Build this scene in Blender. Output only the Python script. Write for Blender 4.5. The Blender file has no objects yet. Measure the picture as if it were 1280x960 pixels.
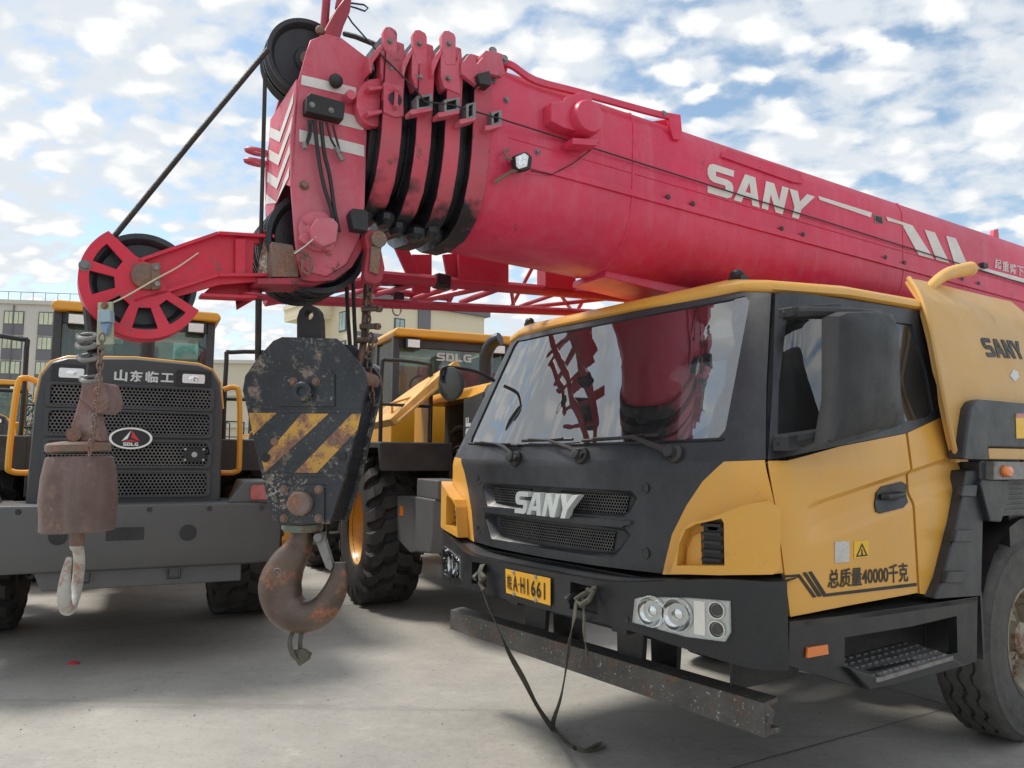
import bpy, bmesh, math, random
from mathutils import Vector, Matrix, geometry
rnd = random.Random(7)
S = bpy.context.scene
COL = S.collection
R = math.radians
# ------------------------------------------------------------------ camera
F, PITCH, ROLL, CH = 968.0, R(5.4), R(-.55), 1.5484
cd = bpy.data.cameras.new('camera'); cam = bpy.data.objects.new('camera', cd); COL.objects.link(cam)
cd.sensor_width = 36; cd.lens = F/1280*36; cd.clip_start = .05; cd.clip_end = 3000
cam.matrix_world = Matrix.Translation((0, 0, CH)) @ Matrix.Rotation(R(90)+PITCH, 4, 'X') @ Matrix.Rotation(-ROLL, 4, 'Z')
S.camera = cam
def ray(px, py):
    u = (px-640)/F; v = (480-py)/F
    c, s = math.cos(ROLL), math.sin(ROLL); u, v = u*c+v*s, -u*s+v*c
    c, s = math.cos(PITCH), math.sin(PITCH)
    return Vector((u, c-v*s, s+v*c))
def proj(P):
    x, y, z = P[0], P[1], P[2]-CH
    c, s = math.cos(PITCH), math.sin(PITCH); yf = max(y*c+z*s, 1e-3); zu = -y*s+z*c; u = x/yf; v = zu/yf
    c, s = math.cos(ROLL), math.sin(ROLL)
    return 640+F*(u*c-v*s), 480-F*(u*s+v*c)
def frame(o, ang, inc=0):
    a, i = R(ang), R(inc)
    X = Vector((math.cos(a), math.sin(a), 0)); Yh = Vector((-math.sin(a), math.cos(a), 0))
    Y = Yh*math.cos(i)+Vector((0, 0, -math.sin(i))); Z = Yh*math.sin(i)+Vector((0, 0, math.cos(i)))
    m = Matrix.Identity(4)
    for k, v in enumerate((X, Y, Z)): m.col[k] = (v.x, v.y, v.z, 0)
    m.col[3] = (*o, 1)
    return m
def hit(fr, px, py, ax, val):
    """photo pixel -> local point of frame fr on the plane ax = val (a survey of the photograph)"""
    r = ray(px, py); k = 'xyz'.index(ax); A = fr.col[k].xyz; o = fr.col[3].xyz
    c = Vector((0, 0, CH)); t = (val-(c-o).dot(A))/r.dot(A)
    d = c+r*t-o
    return Vector([d.dot(fr.col[j].xyz) for j in range(3)])
def at_y(px, py, Y):
    r = ray(px, py); return Vector((0, 0, CH))+r*(Y/r.y)
# ------------------------------------------------------------------ materials
def mat(name, col, rough=.5, metal=0, var=.12, vscale=3, dust=0, dustcol=(.42, .38, .33), rust=0, rustcol=(.16, .07, .035),
        bump=.0, bscale=40, coat=0, spec=.5, streak=0, chip=0, chipcol=(.12, .1, .09)):
    m = bpy.data.materials.new(name); m.use_nodes = True; nt = m.node_tree; N = nt.nodes; L = nt.links
    b = N['Principled BSDF']; b.inputs['Roughness'].default_value = rough; b.inputs['Metallic'].default_value = metal
    b.inputs['Coat Weight'].default_value = coat; b.inputs['Coat Roughness'].default_value = .25; b.inputs['Specular IOR Level'].default_value = spec
    tc = N.new('ShaderNodeTexCoord')
    def noise(sc, det=6, ro=.6, stretch=None, w=0):
        n = N.new('ShaderNodeTexNoise'); n.inputs['Scale'].default_value = sc; n.inputs['Detail'].default_value = det; n.inputs['Roughness'].default_value = ro
        mp = N.new('ShaderNodeMapping'); L.new(tc.outputs['Object'], mp.inputs[0]); mp.inputs['Location'].default_value = (w, w*1.7, w*.6)
        if stretch: mp.inputs['Scale'].default_value = stretch
        L.new(mp.outputs[0], n.inputs['Vector']); return n.outputs['Fac']
    def ramp(f, a, c):
        r = N.new('ShaderNodeMapRange'); r.inputs['From Min'].default_value = a; r.inputs['From Max'].default_value = c; r.clamp = True
        L.new(f, r.inputs['Value']); return r.outputs[0]
    def mix(fac, A, B):
        x = N.new('ShaderNodeMix'); x.data_type = 'RGBA'
        for sock, v in ((x.inputs[0], fac), (x.inputs['A'], A), (x.inputs['B'], B)):
            if hasattr(v, 'is_linked') or isinstance(v, bpy.types.NodeSocket): L.new(v, sock)
            else: sock.default_value = v if not isinstance(v, tuple) else (*v, 1)
        return x.outputs['Result']
    def mul(a, k):
        x = N.new('ShaderNodeMath'); x.operation = 'MULTIPLY'; L.new(a, x.inputs[0])
        if isinstance(k, (int, float)): x.inputs[1].default_value = k
        else: L.new(k, x.inputs[1])
        return x.outputs[0]
    lo = tuple(max(0, c*(1-var)) for c in col); hi = tuple(min(1, c*(1+var)) for c in col)
    c = mix(ramp(noise(vscale), .3, .7), lo, hi)
    rsock = None
    if dust:
        f = mul(ramp(noise(vscale*.7, 8, .7, w=3), .38, .72), dust); c = mix(f, c, dustcol)
        f2 = mul(ramp(noise(vscale*14, 5, .75, w=9), .45, .75), dust*.6); c = mix(f2, c, dustcol)
    if streak:
        f = mul(ramp(noise(9, 5, .6, (1.6, 1.6, .12), w=5), .5, .75), streak); c = mix(f, c, dustcol)
    if chip:
        f = ramp(noise(vscale*9, 8, .8, w=21), .62-chip*.1, .64-chip*.1); c = mix(f, c, chipcol)
    if rust:
        f = ramp(noise(vscale*1.6, 10, .72, w=13), .62-rust*.25, .72-rust*.25)
        rc = mix(ramp(noise(vscale*10, 6, .7), .3, .7), tuple(x*.55 for x in rustcol), tuple(min(1, x*1.7) for x in rustcol)); c = mix(f, c, rc)
    L.new(c, b.inputs['Base Color'])
    rr = N.new('ShaderNodeMapRange'); L.new(noise(vscale*3, 6, .7, w=31), rr.inputs['Value']); rr.inputs['From Min'].default_value = .3; rr.inputs['From Max'].default_value = .7
    rr.inputs['To Min'].default_value = max(0, rough-.12); rr.inputs['To Max'].default_value = min(1, rough+.12); L.new(rr.outputs[0], b.inputs['Roughness'])
    if bump:
        bp = N.new('ShaderNodeBump'); bp.inputs['Strength'].default_value = min(1, bump); bp.inputs['Distance'].default_value = .004
        L.new(noise(bscale, 8, .7), bp.inputs['Height']); L.new(bp.outputs[0], b.inputs['Normal'])
    return m
def emis(name, col, st):
    m = bpy.data.materials.new(name); m.use_nodes = True; b = m.node_tree.nodes['Principled BSDF']
    b.inputs['Base Color'].default_value = (*col, 1); b.inputs['Emission Color'].default_value = (*col, 1); b.inputs['Emission Strength'].default_value = st
    return m
def glassm(name, tint=(.3, .33, .33), refl=.3, rough=.02, film=0, filmcol=(.5, .52, .52), wav=0):
    m = bpy.data.materials.new(name); m.use_nodes = True; nt = m.node_tree; N = nt.nodes; L = nt.links
    N.remove(N['Principled BSDF']); out = N['Material Output']
    tr = N.new('ShaderNodeBsdfTransparent'); tr.inputs[0].default_value = (*tint, 1)
    gl = N.new('ShaderNodeBsdfGlossy'); gl.inputs['Roughness'].default_value = rough
    fr = N.new('ShaderNodeFresnel'); fr.inputs['IOR'].default_value = 1.5
    ad = N.new('ShaderNodeMath'); ad.operation = 'MULTIPLY_ADD'; ad.inputs[1].default_value = 1-refl; ad.inputs[2].default_value = refl; L.new(fr.outputs[0], ad.inputs[0]); ad.use_clamp = True
    mx = N.new('ShaderNodeMixShader'); L.new(ad.outputs[0], mx.inputs[0]); L.new(tr.outputs[0], mx.inputs[1]); L.new(gl.outputs[0], mx.inputs[2])
    tc = N.new('ShaderNodeTexCoord'); res = mx.outputs[0]
    if wav:
        n = N.new('ShaderNodeTexNoise'); n.inputs['Scale'].default_value = 3.5; n.inputs['Detail'].default_value = 2.5
        mp = N.new('ShaderNodeMapping'); mp.inputs['Scale'].default_value = (1, 1, .45); L.new(tc.outputs['Object'], mp.inputs[0]); L.new(mp.outputs[0], n.inputs['Vector'])
        bp = N.new('ShaderNodeBump'); bp.inputs['Strength'].default_value = wav; bp.inputs['Distance'].default_value = .02
        L.new(n.outputs['Fac'], bp.inputs['Height']); L.new(bp.outputs[0], gl.inputs['Normal'])
    if film:
        df = N.new('ShaderNodeBsdfDiffuse'); df.inputs[0].default_value = (*filmcol, 1)
        n = N.new('ShaderNodeTexNoise'); n.inputs['Scale'].default_value = 5; n.inputs['Detail'].default_value = 9; n.inputs['Roughness'].default_value = .75
        mp = N.new('ShaderNodeMapping'); mp.inputs['Scale'].default_value = (2.5, 2.5, .5); L.new(tc.outputs['Object'], mp.inputs[0]); L.new(mp.outputs[0], n.inputs['Vector'])
        r = N.new('ShaderNodeMapRange'); r.inputs['From Min'].default_value = .35; r.inputs['From Max'].default_value = .75; r.inputs['To Min'].default_value = film*.35; r.inputs['To Max'].default_value = film
        L.new(n.outputs['Fac'], r.inputs['Value'])
        m2 = N.new('ShaderNodeMixShader'); L.new(r.outputs[0], m2.inputs[0]); L.new(res, m2.inputs[1]); L.new(df.outputs[0], m2.inputs[2]); res = m2.outputs[0]
    L.new(res, out.inputs[0])
    return m
def meshgrid(name, col, hole, scale=60, flat=None):
    """perforated grille sheet: hexagonal holes as a procedural mask, holes dark and recessed by bump"""
    m = mat(name, col, .5, var=.1, vscale=4, dust=.3)
    nt = m.node_tree; N = nt.nodes; L = nt.links; b = N['Principled BSDF']
    src = b.inputs['Base Color'].links[0].from_socket
    tc = N.new('ShaderNodeTexCoord'); sp = N.new('ShaderNodeSeparateXYZ'); L.new(tc.outputs['UV'], sp.inputs[0])
    def M(op, *a):
        x = N.new('ShaderNodeMath'); x.operation = op
        for i, v in enumerate(a):
            if isinstance(v, (int, float)): x.inputs[i].default_value = v
            else: L.new(v, x.inputs[i])
        return x.outputs[0]
    def cell(ox, oy):
        u = M('SUBTRACT', M('FRACT', M('MULTIPLY_ADD', sp.outputs[0], scale, ox)), .5)
        v = M('MULTIPLY', M('SUBTRACT', M('FRACT', M('MULTIPLY_ADD', sp.outputs[1], scale/1.732, oy)), .5), 1.732)
        return M('SQRT', M('ADD', M('MULTIPLY', u, u), M('MULTIPLY', v, v)))
    d = M('MINIMUM', cell(0, 0), cell(.5, .5))
    f = N.new('ShaderNodeMapRange'); f.inputs['From Min'].default_value = hole-.04; f.inputs['From Max'].default_value = hole+.04; f.inputs['To Min'].default_value = 1; f.inputs['To Max'].default_value = 0; L.new(d, f.inputs['Value'])
    x = N.new('ShaderNodeMix'); x.data_type = 'RGBA'; L.new(f.outputs[0], x.inputs[0]); L.new(src, x.inputs['A']); x.inputs['B'].default_value = (.004, .004, .005, 1)
    L.new(x.outputs['Result'], b.inputs['Base Color'])
    s = M('MULTIPLY_ADD', f.outputs[0], -.5, .5); L.new(s, b.inputs['Specular IOR Level'])
    return m
# ------------------------------------------------------------------ things and parts
MATS = {}; ROOT = {}
def thing(name, label, cat, m4, group=None):
    o = bpy.data.objects.new(name, None); COL.objects.link(o); o.empty_display_size = .2
    o.matrix_world = m4; ROOT[o.name] = m4
    o['label'] = label; o['category'] = cat
    if group: o['group'] = group
    return o
def rootm(o):
    while o.parent: o = o.parent
    return ROOT[o.name]
def finish(name, bm, m, m4inv, bevel, ang, smooth=True):
    me = bpy.data.meshes.new(name)
    bmesh.ops.remove_doubles(bm, verts=bm.verts, dist=1e-5)
    bm.transform(m4inv); bm.normal_update(); bm.to_mesh(me); bm.free()
    for mm in (m if isinstance(m, (list, tuple)) else [m]): me.materials.append(mm)
    if smooth:
        me.polygons.foreach_set('use_smooth', [True]*len(me.polygons)); me.set_sharp_from_angle(angle=R(ang))
    o = bpy.data.objects.new(name, me); COL.objects.link(o)
    if bevel:
        b = o.modifiers.new('bevel', 'BEVEL'); b.width = bevel; b.segments = 2; b.limit_method = 'ANGLE'; b.angle_limit = R(40); b.harden_normals = True
    return o
def islands(bm, gap):
    bm.verts.ensure_lookup_table(); comp = {}; boxes = []
    for v in bm.verts:
        if v in comp: continue
        k = len(boxes); st = [v]; comp[v] = k; lo = v.co.copy(); hi = v.co.copy()
        while st:
            a = st.pop()
            for i in range(3): lo[i] = min(lo[i], a.co[i]); hi[i] = max(hi[i], a.co[i])
            for e in a.link_edges:
                b = e.other_vert(a)
                if b not in comp: comp[b] = k; st.append(b)
        boxes.append([lo, hi])
    par = list(range(len(boxes)))
    def fd(i):
        while par[i] != i: i = par[i]
        return i
    for i in range(len(boxes)):
        for j in range(i):
            if all(boxes[i][0][c]-gap <= boxes[j][1][c] and boxes[j][0][c]-gap <= boxes[i][1][c] for c in range(3)): par[fd(i)] = fd(j)
    return {v: fd(k) for v, k in comp.items()}
def part(name, mb, m, parent, bevel=0, ang=35, label=None, split=False, gap=.002):
    if split:
        comp = islands(mb.bm, gap); ids = sorted(set(comp.values())); out = []
        if len(ids) > 1:
            for i in ids:
                b2 = mb.bm.copy(); b2.verts.ensure_lookup_table(); mb.bm.verts.index_update(); mb.bm.verts.ensure_lookup_table()
                kill = [b2.verts[v.index] for v in mb.bm.verts if comp[v] != i]
                bmesh.ops.delete(b2, geom=kill, context='VERTS')
                q = MB.__new__(MB); q.bm = b2; out.append(part(name, q, m, parent, bevel, ang, label))
            mb.bm.free(); return out[0]
    rm = rootm(parent)
    o = finish(name, mb.bm, m, rm.inverted(), bevel, ang)
    o.parent = parent
    if label: o['label'] = label
    return o
def solo(name, mb, m, label=None, cat=None, group=None, kind=None, bevel=0, ang=35, origin=(0, 0, 0), m4=None):
    mm = m4 or Matrix.Translation(origin)
    o = finish(name, mb.bm, m, mm.inverted(), bevel, ang)
    o.matrix_world = mm; ROOT[o.name] = mm
    if kind: o['kind'] = kind
    if label: o['label'] = label
    if cat: o['category'] = cat
    if group: o['group'] = group
    return o
I4 = Matrix.Identity(4)
class MB:
    def __init__(s, fr=I4): s.bm = bmesh.new(); s.f = fr; s.mi = 0; s.uv = s.bm.loops.layers.uv.new('UVMap')
    def v(s, P): return s.bm.verts.new(s.f @ Vector(P))
    def face(s, vs, flip=False):
        try:
            f = s.bm.faces.new(vs[::-1] if flip else vs); f.material_index = s.mi; return f
        except ValueError: return None
    def prism(s, pts, ext):
        """closed polygon (local 3D points) extruded by the vector ext"""
        ext = Vector(ext); pts = [Vector(p) for p in pts]
        n = geometry.normal(pts) if len(pts) > 2 else Vector((0, 0, 1))
        if n.dot(ext) > 0: pts = pts[::-1]
        a = [s.v(p) for p in pts]; b = [s.v(p+ext) for p in pts]
        s.face(a); s.face(b[::-1])
        for i in range(len(a)):
            j = (i+1) % len(a); s.face([a[j], a[i], b[i], b[j]])
    def pxprism(s, pts, ax, val, d, fr=None):
        """outline surveyed on the photo, laid on the local plane ax=val, extruded by d along that axis"""
        fr = fr or s.f
        e = [0, 0, 0]; e['xyz'.index(ax)] = d
        s.prism([hit(fr, p[0], p[1], ax, val) for p in pts], e)
    def box(s, c, sz, rot=None, taper=1):
        c = Vector(c); hx, hy, hz = sz[0]/2, sz[1]/2, sz[2]/2
        q = rot.to_3x3() if rot else Matrix.Identity(3)
        vs = [s.v(c+q @ Vector((x*hx*(taper if z > 0 else 1), y*hy*(taper if z > 0 else 1), z*hz))) for z in (-1, 1) for x, y in ((-1, -1), (1, -1), (1, 1), (-1, 1))]
        for f in ((3, 2, 1, 0), (4, 5, 6, 7), (0, 1, 5, 4), (1, 2, 6, 5), (2, 3, 7, 6), (3, 0, 4, 7)): s.face([vs[i] for i in f])
    def loft(s, rings, closed=True, cap=True, flip=False):
        R_ = [[s.v(p) for p in r] for r in rings]; n = len(R_[0])
        for a, b in zip(R_, R_[1:]):
            for i in range(n if closed else n-1):
                j = (i+1) % n; s.face([a[i], a[j], b[j], b[i]], flip)
        if cap and closed: s.face(R_[0][::-1], flip); s.face(R_[-1], flip)
        return R_
    def tube(s, pts, r, seg=8, closed=False):
        pts = [Vector(p) for p in pts]; n = len(pts); rs = r if isinstance(r, (list, tuple)) else [r]*n
        rings = []; up = None
        for i in range(n):
            if closed: d = (pts[(i+1) % n]-pts[i-1])
            else: d = pts[min(i+1, n-1)]-pts[max(i-1, 0)]
            d.normalize()
            if up is None: up = d.orthogonal().normalized()
            else: up = (up-d*up.dot(d)).normalized()
            w = d.cross(up)
            rings.append([pts[i]+(up*math.cos(a)+w*math.sin(a))*rs[i] for a in [2*math.pi*k/seg for k in range(seg)]])
        if closed:
            V = [[s.v(p) for p in q] for q in rings]
            for i in range(n):
                a, b = V[i], V[(i+1) % n]
                # best rotational match
                off = 0
                if i == n-1: off = min(range(seg), key=lambda k: (a[0].co-b[k].co).length)
                for k in range(seg): s.face([a[k], a[(k+1) % seg], b[(k+1+off) % seg], b[(k+off) % seg]])
        else: s.loft(rings)
    def lathe(s, c, axis, prof, seg=32, a0=0, a1=2*math.pi, cap=True):
        """profile [(radius, height)] turned about the local axis through c"""
        c = Vector(c); ax = Vector(axis).normalized(); u = ax.orthogonal().normalized()
        if abs(ax.z) < .9: u = (Vector((0, 0, 1))-ax*ax.z).normalized()
        w = ax.cross(u); full = abs(a1-a0-2*math.pi) < 1e-6; n = seg if full else seg+1
        rings = [[c+ax*h+(u*math.cos(a)+w*math.sin(a))*max(r, 1e-4) for a in [a0+(a1-a0)*k/seg for k in range(n)]] for r, h in prof]
        s.loft(rings, closed=full, cap=cap and full)
    def cyl(s, a, b, r, seg=16, r2=None):
        a, b = Vector(a), Vector(b); d = b-a
        s.lathe(a, d, [(r, 0), (r2 if r2 is not None else r, d.length)], seg)
    def bolt(s, P, n, r=.012, h=.01):
        n = Vector(n).normalized(); P = Vector(P)
        s.cyl(P-n*.004, P+n*.002, r*1.5, 10); s.cyl(P, P+n*h, r, 6)
    def ball(s, c, r, seg=12, sc=(1, 1, 1)):
        c = Vector(c); rings = []
        for k in range(1, seg//2):
            t = math.pi*k/(seg//2); rings.append([c+Vector((sc[0]*r*math.sin(t)*math.cos(a), sc[1]*r*math.sin(t)*math.sin(a), -sc[2]*r*math.cos(t))) for a in [2*math.pi*i/seg for i in range(seg)]])
        s.loft(rings)
def rrect(w, h, r, n=4, cx=0, cy=0):
    out = []
    for qx, qy, a0 in ((1, 1, 0), (-1, 1, 90), (-1, -1, 180), (1, -1, 270)):
        for k in range(n+1):
            a = R(a0+90*k/n); out.append((cx+qx*(w/2-r)+r*math.cos(a), cy+qy*(h/2-r)+r*math.sin(a)))
    return out
def catmull(pts, n=6, closed=False):
    P = [Vector(p) for p in pts]; out = []; m = len(P)
    for i in range(m if closed else m-1):
        p0 = P[(i-1) % m] if closed or i > 0 else P[0]; p1 = P[i]; p2 = P[(i+1) % m]; p3 = P[(i+2) % m] if closed or i+2 < m else P[-1]
        for k in range(n):
            t = k/n; out.append(.5*((2*p1)+(p2-p0)*t+(2*p0-5*p1+4*p2-p3)*t*t+(3*p1-p0-3*p2+p3)*t**3))
    if not closed: out.append(P[-1])
    return out
class Surf:
    """a curved body surface: fn(s,t) -> local point; photo outlines are surveyed onto it and built as shaped panels"""
    def __init__(s, fr, fn): s.f = fr; s.fn = fn
    def P(s, a, b, off=0):
        p = Vector(s.fn(a, b))
        if off:
            e = 2e-3; du = Vector(s.fn(a+e, b))-Vector(s.fn(a-e, b)); dv = Vector(s.fn(a, b+e))-Vector(s.fn(a, b-e)); n = du.cross(dv)
            if n.length > 1e-12: p = p+n.normalized()*off
        return p
    def inv(s, px, py, g, off=0):
        a, b = g
        for _ in range(40):
            q = proj(s.f @ s.P(a, b, off)); e = 1e-4
            qa = proj(s.f @ s.P(a+e, b, off)); qb = proj(s.f @ s.P(a, b+e, off))
            J = [(qa[0]-q[0])/e, (qb[0]-q[0])/e, (qa[1]-q[1])/e, (qb[1]-q[1])/e]; det = J[0]*J[3]-J[1]*J[2]
            if abs(det) < 1e-6: break
            rx, ry = px-q[0], py-q[1]
            da = (rx*J[3]-ry*J[1])/det; db = (ry*J[0]-rx*J[2])/det
            m = max(abs(da), abs(db)); k = min(1, .25/m) if m > 0 else 1
            a += da*k; b += db*k
            if m < 1e-6: break
        return (a, b)
    def outline(s, pts, g, off=0):
        out = []
        for p in pts: g = s.inv(p[0], p[1], g, off); out.append(g)
        return out
    def panel(s, mb, outer, holes=(), off=0, th=.012, step=.05, mirror=False, stept=None, affine=None):
        loops = [list(outer)]+[list(h) for h in holes]
        if mirror: loops = [[(-a, b) for a, b in l][::-1] for l in loops]
        tris = geometry.tessellate_polygon([[Vector((a, b, 0)) for a, b in l] for l in loops])
        flat = [p for l in loops for p in l]
        s.flat(mb, flat, tris, off, th, step, stept)
    def flat(s, mb, flat, tris, off, th, step, stept=None):
        b2 = bmesh.new(); vs = [b2.verts.new((a, b, 0)) for a, b in flat]
        for t in tris:
            try: b2.faces.new([vs[i] for i in t])
            except ValueError: pass
        b2.normal_update()
        for f in b2.faces:
            if f.normal.z < 0: f.normal_flip()
        bmesh.ops.remove_doubles(b2, verts=b2.verts, dist=1e-6)
        xs = [v.co.x for v in b2.verts]; ys = [v.co.y for v in b2.verts]
        for lo, hi, st, no in ((min(xs), max(xs), step, (1, 0, 0)), (min(ys), max(ys), stept or step, (0, 1, 0))):
            if not st: continue
            k = math.ceil(lo/st)
            while k*st < hi:
                if k*st > lo+1e-6:
                    bmesh.ops.bisect_plane(b2, geom=list(b2.verts)+list(b2.edges)+list(b2.faces), plane_co=Vector(no)*k*st, plane_no=no, dist=1e-6)
                k += 1
        top = {}; bot = {}
        for v in b2.verts:
            top[v] = mb.bm.verts.new(s.f @ s.P(v.co.x, v.co.y, off or 1e-9))
            if th: bot[v] = mb.bm.verts.new(s.f @ s.P(v.co.x, v.co.y, off-th))
        for f in b2.faces:
            nf = mb.face([top[v] for v in f.verts])
            if nf:
                for lp, v in zip(nf.loops, f.verts): lp[mb.uv].uv = (v.co.x, v.co.y)
            if th: mb.face([bot[v] for v in f.verts][::-1])
        if th:
            for e in b2.edges:
                if e.is_boundary:
                    l = e.link_loops[0]; a, c = l.vert, l.link_loop_next.vert
                    mb.face([top[c], top[a], bot[a], bot[c]])
        b2.free()
    def glyphs(s, mb, shapes, M, off=.003, th=.0015, step=None):
        """shapes: list of (outer, holes) in letter space; M maps letter space to (s,t)"""
        for outer, holes in shapes:
            s.panel(mb, [M(p) for p in outer], [[M(p) for p in h] for h in holes], off, th, step)
LET = {
 'S': (1.1, [([(1.08, 1), (1.08, .78), (.34, .78), (.34, .62), (.85, .62), (1.02, .56), (1.1, .42), (1.1, .2), (1.02, .06), (.86, 0), (0, 0), (0, .22), (.76, .22), (.76, .4), (.25, .4), (.08, .46), (0, .6), (0, .8), (.08, .94), (.24, 1)], [])]),
 'A': (1.2, [([(0, 0), (.38, 1), (.82, 1), (1.2, 0), (.86, 0), (.79, .2), (.41, .2), (.34, 0)], [[(.6, .75), (.48, .4), (.72, .4)]])]),
 'N': (1.02, [([(0, 0), (0, 1), (.36, 1), (.72, .45), (.72, 1), (1.02, 1), (1.02, 0), (.68, 0), (.3, .58), (.3, 0)], [])]),
 'Y': (1.2, [([(.43, 0), (.43, .38), (0, 1), (.38, 1), (.6, .64), (.82, 1), (1.2, 1), (.77, .38), (.77, 0)], [])]),
 'D': (1.05, [([(0, 0), (0, 1), (.8, 1), (1.05, .8), (1.05, .2), (.8, 0)], [[(.32, .24), (.32, .76), (.66, .76), (.74, .68), (.74, .32), (.66, .24)]])]),
 'L': (.95, [([(0, 0), (0, 1), (.32, 1), (.32, .24), (.95, .24), (.95, 0)], [])]),
 'G': (1.05, [([(1.05, 1), (.25, 1), (0, .8), (0, .2), (.25, 0), (1.05, 0), (1.05, .58), (.55, .58), (.55, .4), (.74, .4), (.74, .23), (.38, .23), (.31, .3), (.31, .7), (.38, .77), (1.05, .77)], [])]),
}
def word(w, gap=.12):
    out = []; x = 0; adj = {'AN': -.02, 'SA': -.06, 'NY': -.08}
    for i, ch in enumerate(w):
        wd, sh = LET[ch]
        for o, hs in sh: out.append(([(x+a, b) for a, b in o], [[(x+a, b) for a, b in h] for h in hs]))
        x += wd+gap+adj.get(w[i:i+2], 0)
    return out, x-gap
def fonttext(txt, bold=.0):
    """text through Blender's own font, returned as flat triangles: (points, tris, width, height)"""
    cu = bpy.data.curves.new('t', 'FONT'); cu.body = txt; cu.size = 1; cu.offset = bold; cu.resolution_u = 3
    o = bpy.data.objects.new('t', cu); COL.objects.link(o); dg = bpy.context.evaluated_depsgraph_get(); dg.update()
    me = bpy.data.meshes.new_from_object(o.evaluated_get(dg)); me.calc_loop_triangles()
    pts = [(v.co.x, v.co.y) for v in me.vertices]; tr = [tuple(t.vertices) for t in me.loop_triangles]
    bpy.data.objects.remove(o); bpy.data.curves.remove(cu); bpy.data.meshes.remove(me)
    x0 = min(p[0] for p in pts); x1 = max(p[0] for p in pts); y0 = min(p[1] for p in pts); y1 = max(p[1] for p in pts)
    return [((p[0]-x0)/(x1-x0), (p[1]-y0)/(y1-y0)) for p in pts], tr, x1-x0, y1-y0
def quadmap(bl, br, tr, tl):
    """unit square -> the four (s,t) corners, bilinear"""
    return lambda p: tuple((bl[i]*(1-p[0])+br[i]*p[0])*(1-p[1])+(tl[i]*(1-p[0])+tr[i]*p[0])*p[1] for i in (0, 1))
def plane(fr, ax, val):
    """flat Surf: ax 'x' -> (s,t)=(y,z) facing +x ; ax 'y' -> (s,t)=(x,z) facing -y ; ax 'z' -> (x,y) facing up"""
    if ax == 'x': return Surf(fr, lambda a, b: (val, a, b))
    if ax == 'y': return Surf(fr, lambda a, b: (a, val, b))
    return Surf(fr, lambda a, b: (a, b, val))
def clumpy(m, col, s1, t1, s2, t2):
    """scrapes that cluster: a fine speckle that only shows inside large patches"""
    nt = m.node_tree; N = nt.nodes; L = nt.links; b = N['Principled BSDF']; src = b.inputs['Base Color'].links[0].from_socket; tc = N.new('ShaderNodeTexCoord')
    def f(s, lo, hi, loc):
        n = N.new('ShaderNodeTexNoise'); n.inputs['Scale'].default_value = s; n.inputs['Detail'].default_value = 8; n.inputs['Roughness'].default_value = .7
        mp = N.new('ShaderNodeMapping'); mp.inputs['Location'].default_value = loc; L.new(tc.outputs['Object'], mp.inputs[0]); L.new(mp.outputs[0], n.inputs['Vector'])
        r = N.new('ShaderNodeMapRange'); r.inputs['From Min'].default_value = lo; r.inputs['From Max'].default_value = hi; L.new(n.outputs['Fac'], r.inputs['Value']); return r.outputs[0]
    x = N.new('ShaderNodeMath'); x.operation = 'MULTIPLY'; L.new(f(s1, t1, t1+.1, (.3, 2, 1)), x.inputs[0]); L.new(f(s2, t2, t2+.06, (0, 0, 0)), x.inputs[1])
    mx = N.new('ShaderNodeMix'); mx.data_type = 'RGBA'; L.new(x.outputs[0], mx.inputs[0]); L.new(src, mx.inputs['A']); mx.inputs['B'].default_value = (*col, 1); L.new(mx.outputs['Result'], b.inputs['Base Color'])
def greasy(m, z0, z1, col=(.012, .012, .016)):
    """grease that has run down and gathered on the underside of the boom heads, with a ragged upper edge"""
    nt = m.node_tree; N = nt.nodes; L = nt.links; b = N['Principled BSDF']; src = b.inputs['Base Color'].links[0].from_socket; tc = N.new('ShaderNodeTexCoord')
    sp = N.new('ShaderNodeSeparateXYZ'); L.new(tc.outputs['Object'], sp.inputs[0]); n = N.new('ShaderNodeTexNoise'); n.inputs['Scale'].default_value = 7; n.inputs['Detail'].default_value = 7
    L.new(tc.outputs['Object'], n.inputs['Vector'])
    a = N.new('ShaderNodeMath'); a.operation = 'MULTIPLY_ADD'; L.new(n.outputs['Fac'], a.inputs[0]); a.inputs[1].default_value = .6; L.new(sp.outputs[2], a.inputs[2])
    r = N.new('ShaderNodeMapRange'); r.inputs['From Min'].default_value = z0+.3; r.inputs['From Max'].default_value = z1+.3; r.inputs['To Min'].default_value = 1; r.inputs['To Max'].default_value = 0; L.new(a.outputs[0], r.inputs['Value'])
    mx = N.new('ShaderNodeMix'); mx.data_type = 'RGBA'; L.new(r.outputs[0], mx.inputs[0]); L.new(src, mx.inputs['A']); mx.inputs['B'].default_value = (*col, 1); L.new(mx.outputs['Result'], b.inputs['Base Color'])
M_ = {}
M_['red'] = mat('crane_red_paint', (.68, .016, .08), .4, var=.2, vscale=1.1, dust=.26, dustcol=(.66, .22, .28), coat=.15, bump=.06, bscale=25, streak=.2)
clumpy(M_['red'], (.2, .03, .05), 2.2, .56, 26, .56)
M_['redf'] = mat('faded_red_paint', (.64, .06, .11), .5, var=.14, vscale=2.5, dust=.6, dustcol=(.52, .25, .29), bump=.12, bscale=30, streak=.3)
clumpy(M_['redf'], (.13, .05, .05), 4, .54, 30, .54)
M_['reddirty'] = mat('greasy_red_paint', (.42, .035, .06), .5, var=.2, vscale=4, dust=.35, dustcol=(.05, .04, .045), bump=.25, bscale=30, rust=.25, rustcol=(.05, .03, .03))
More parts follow.
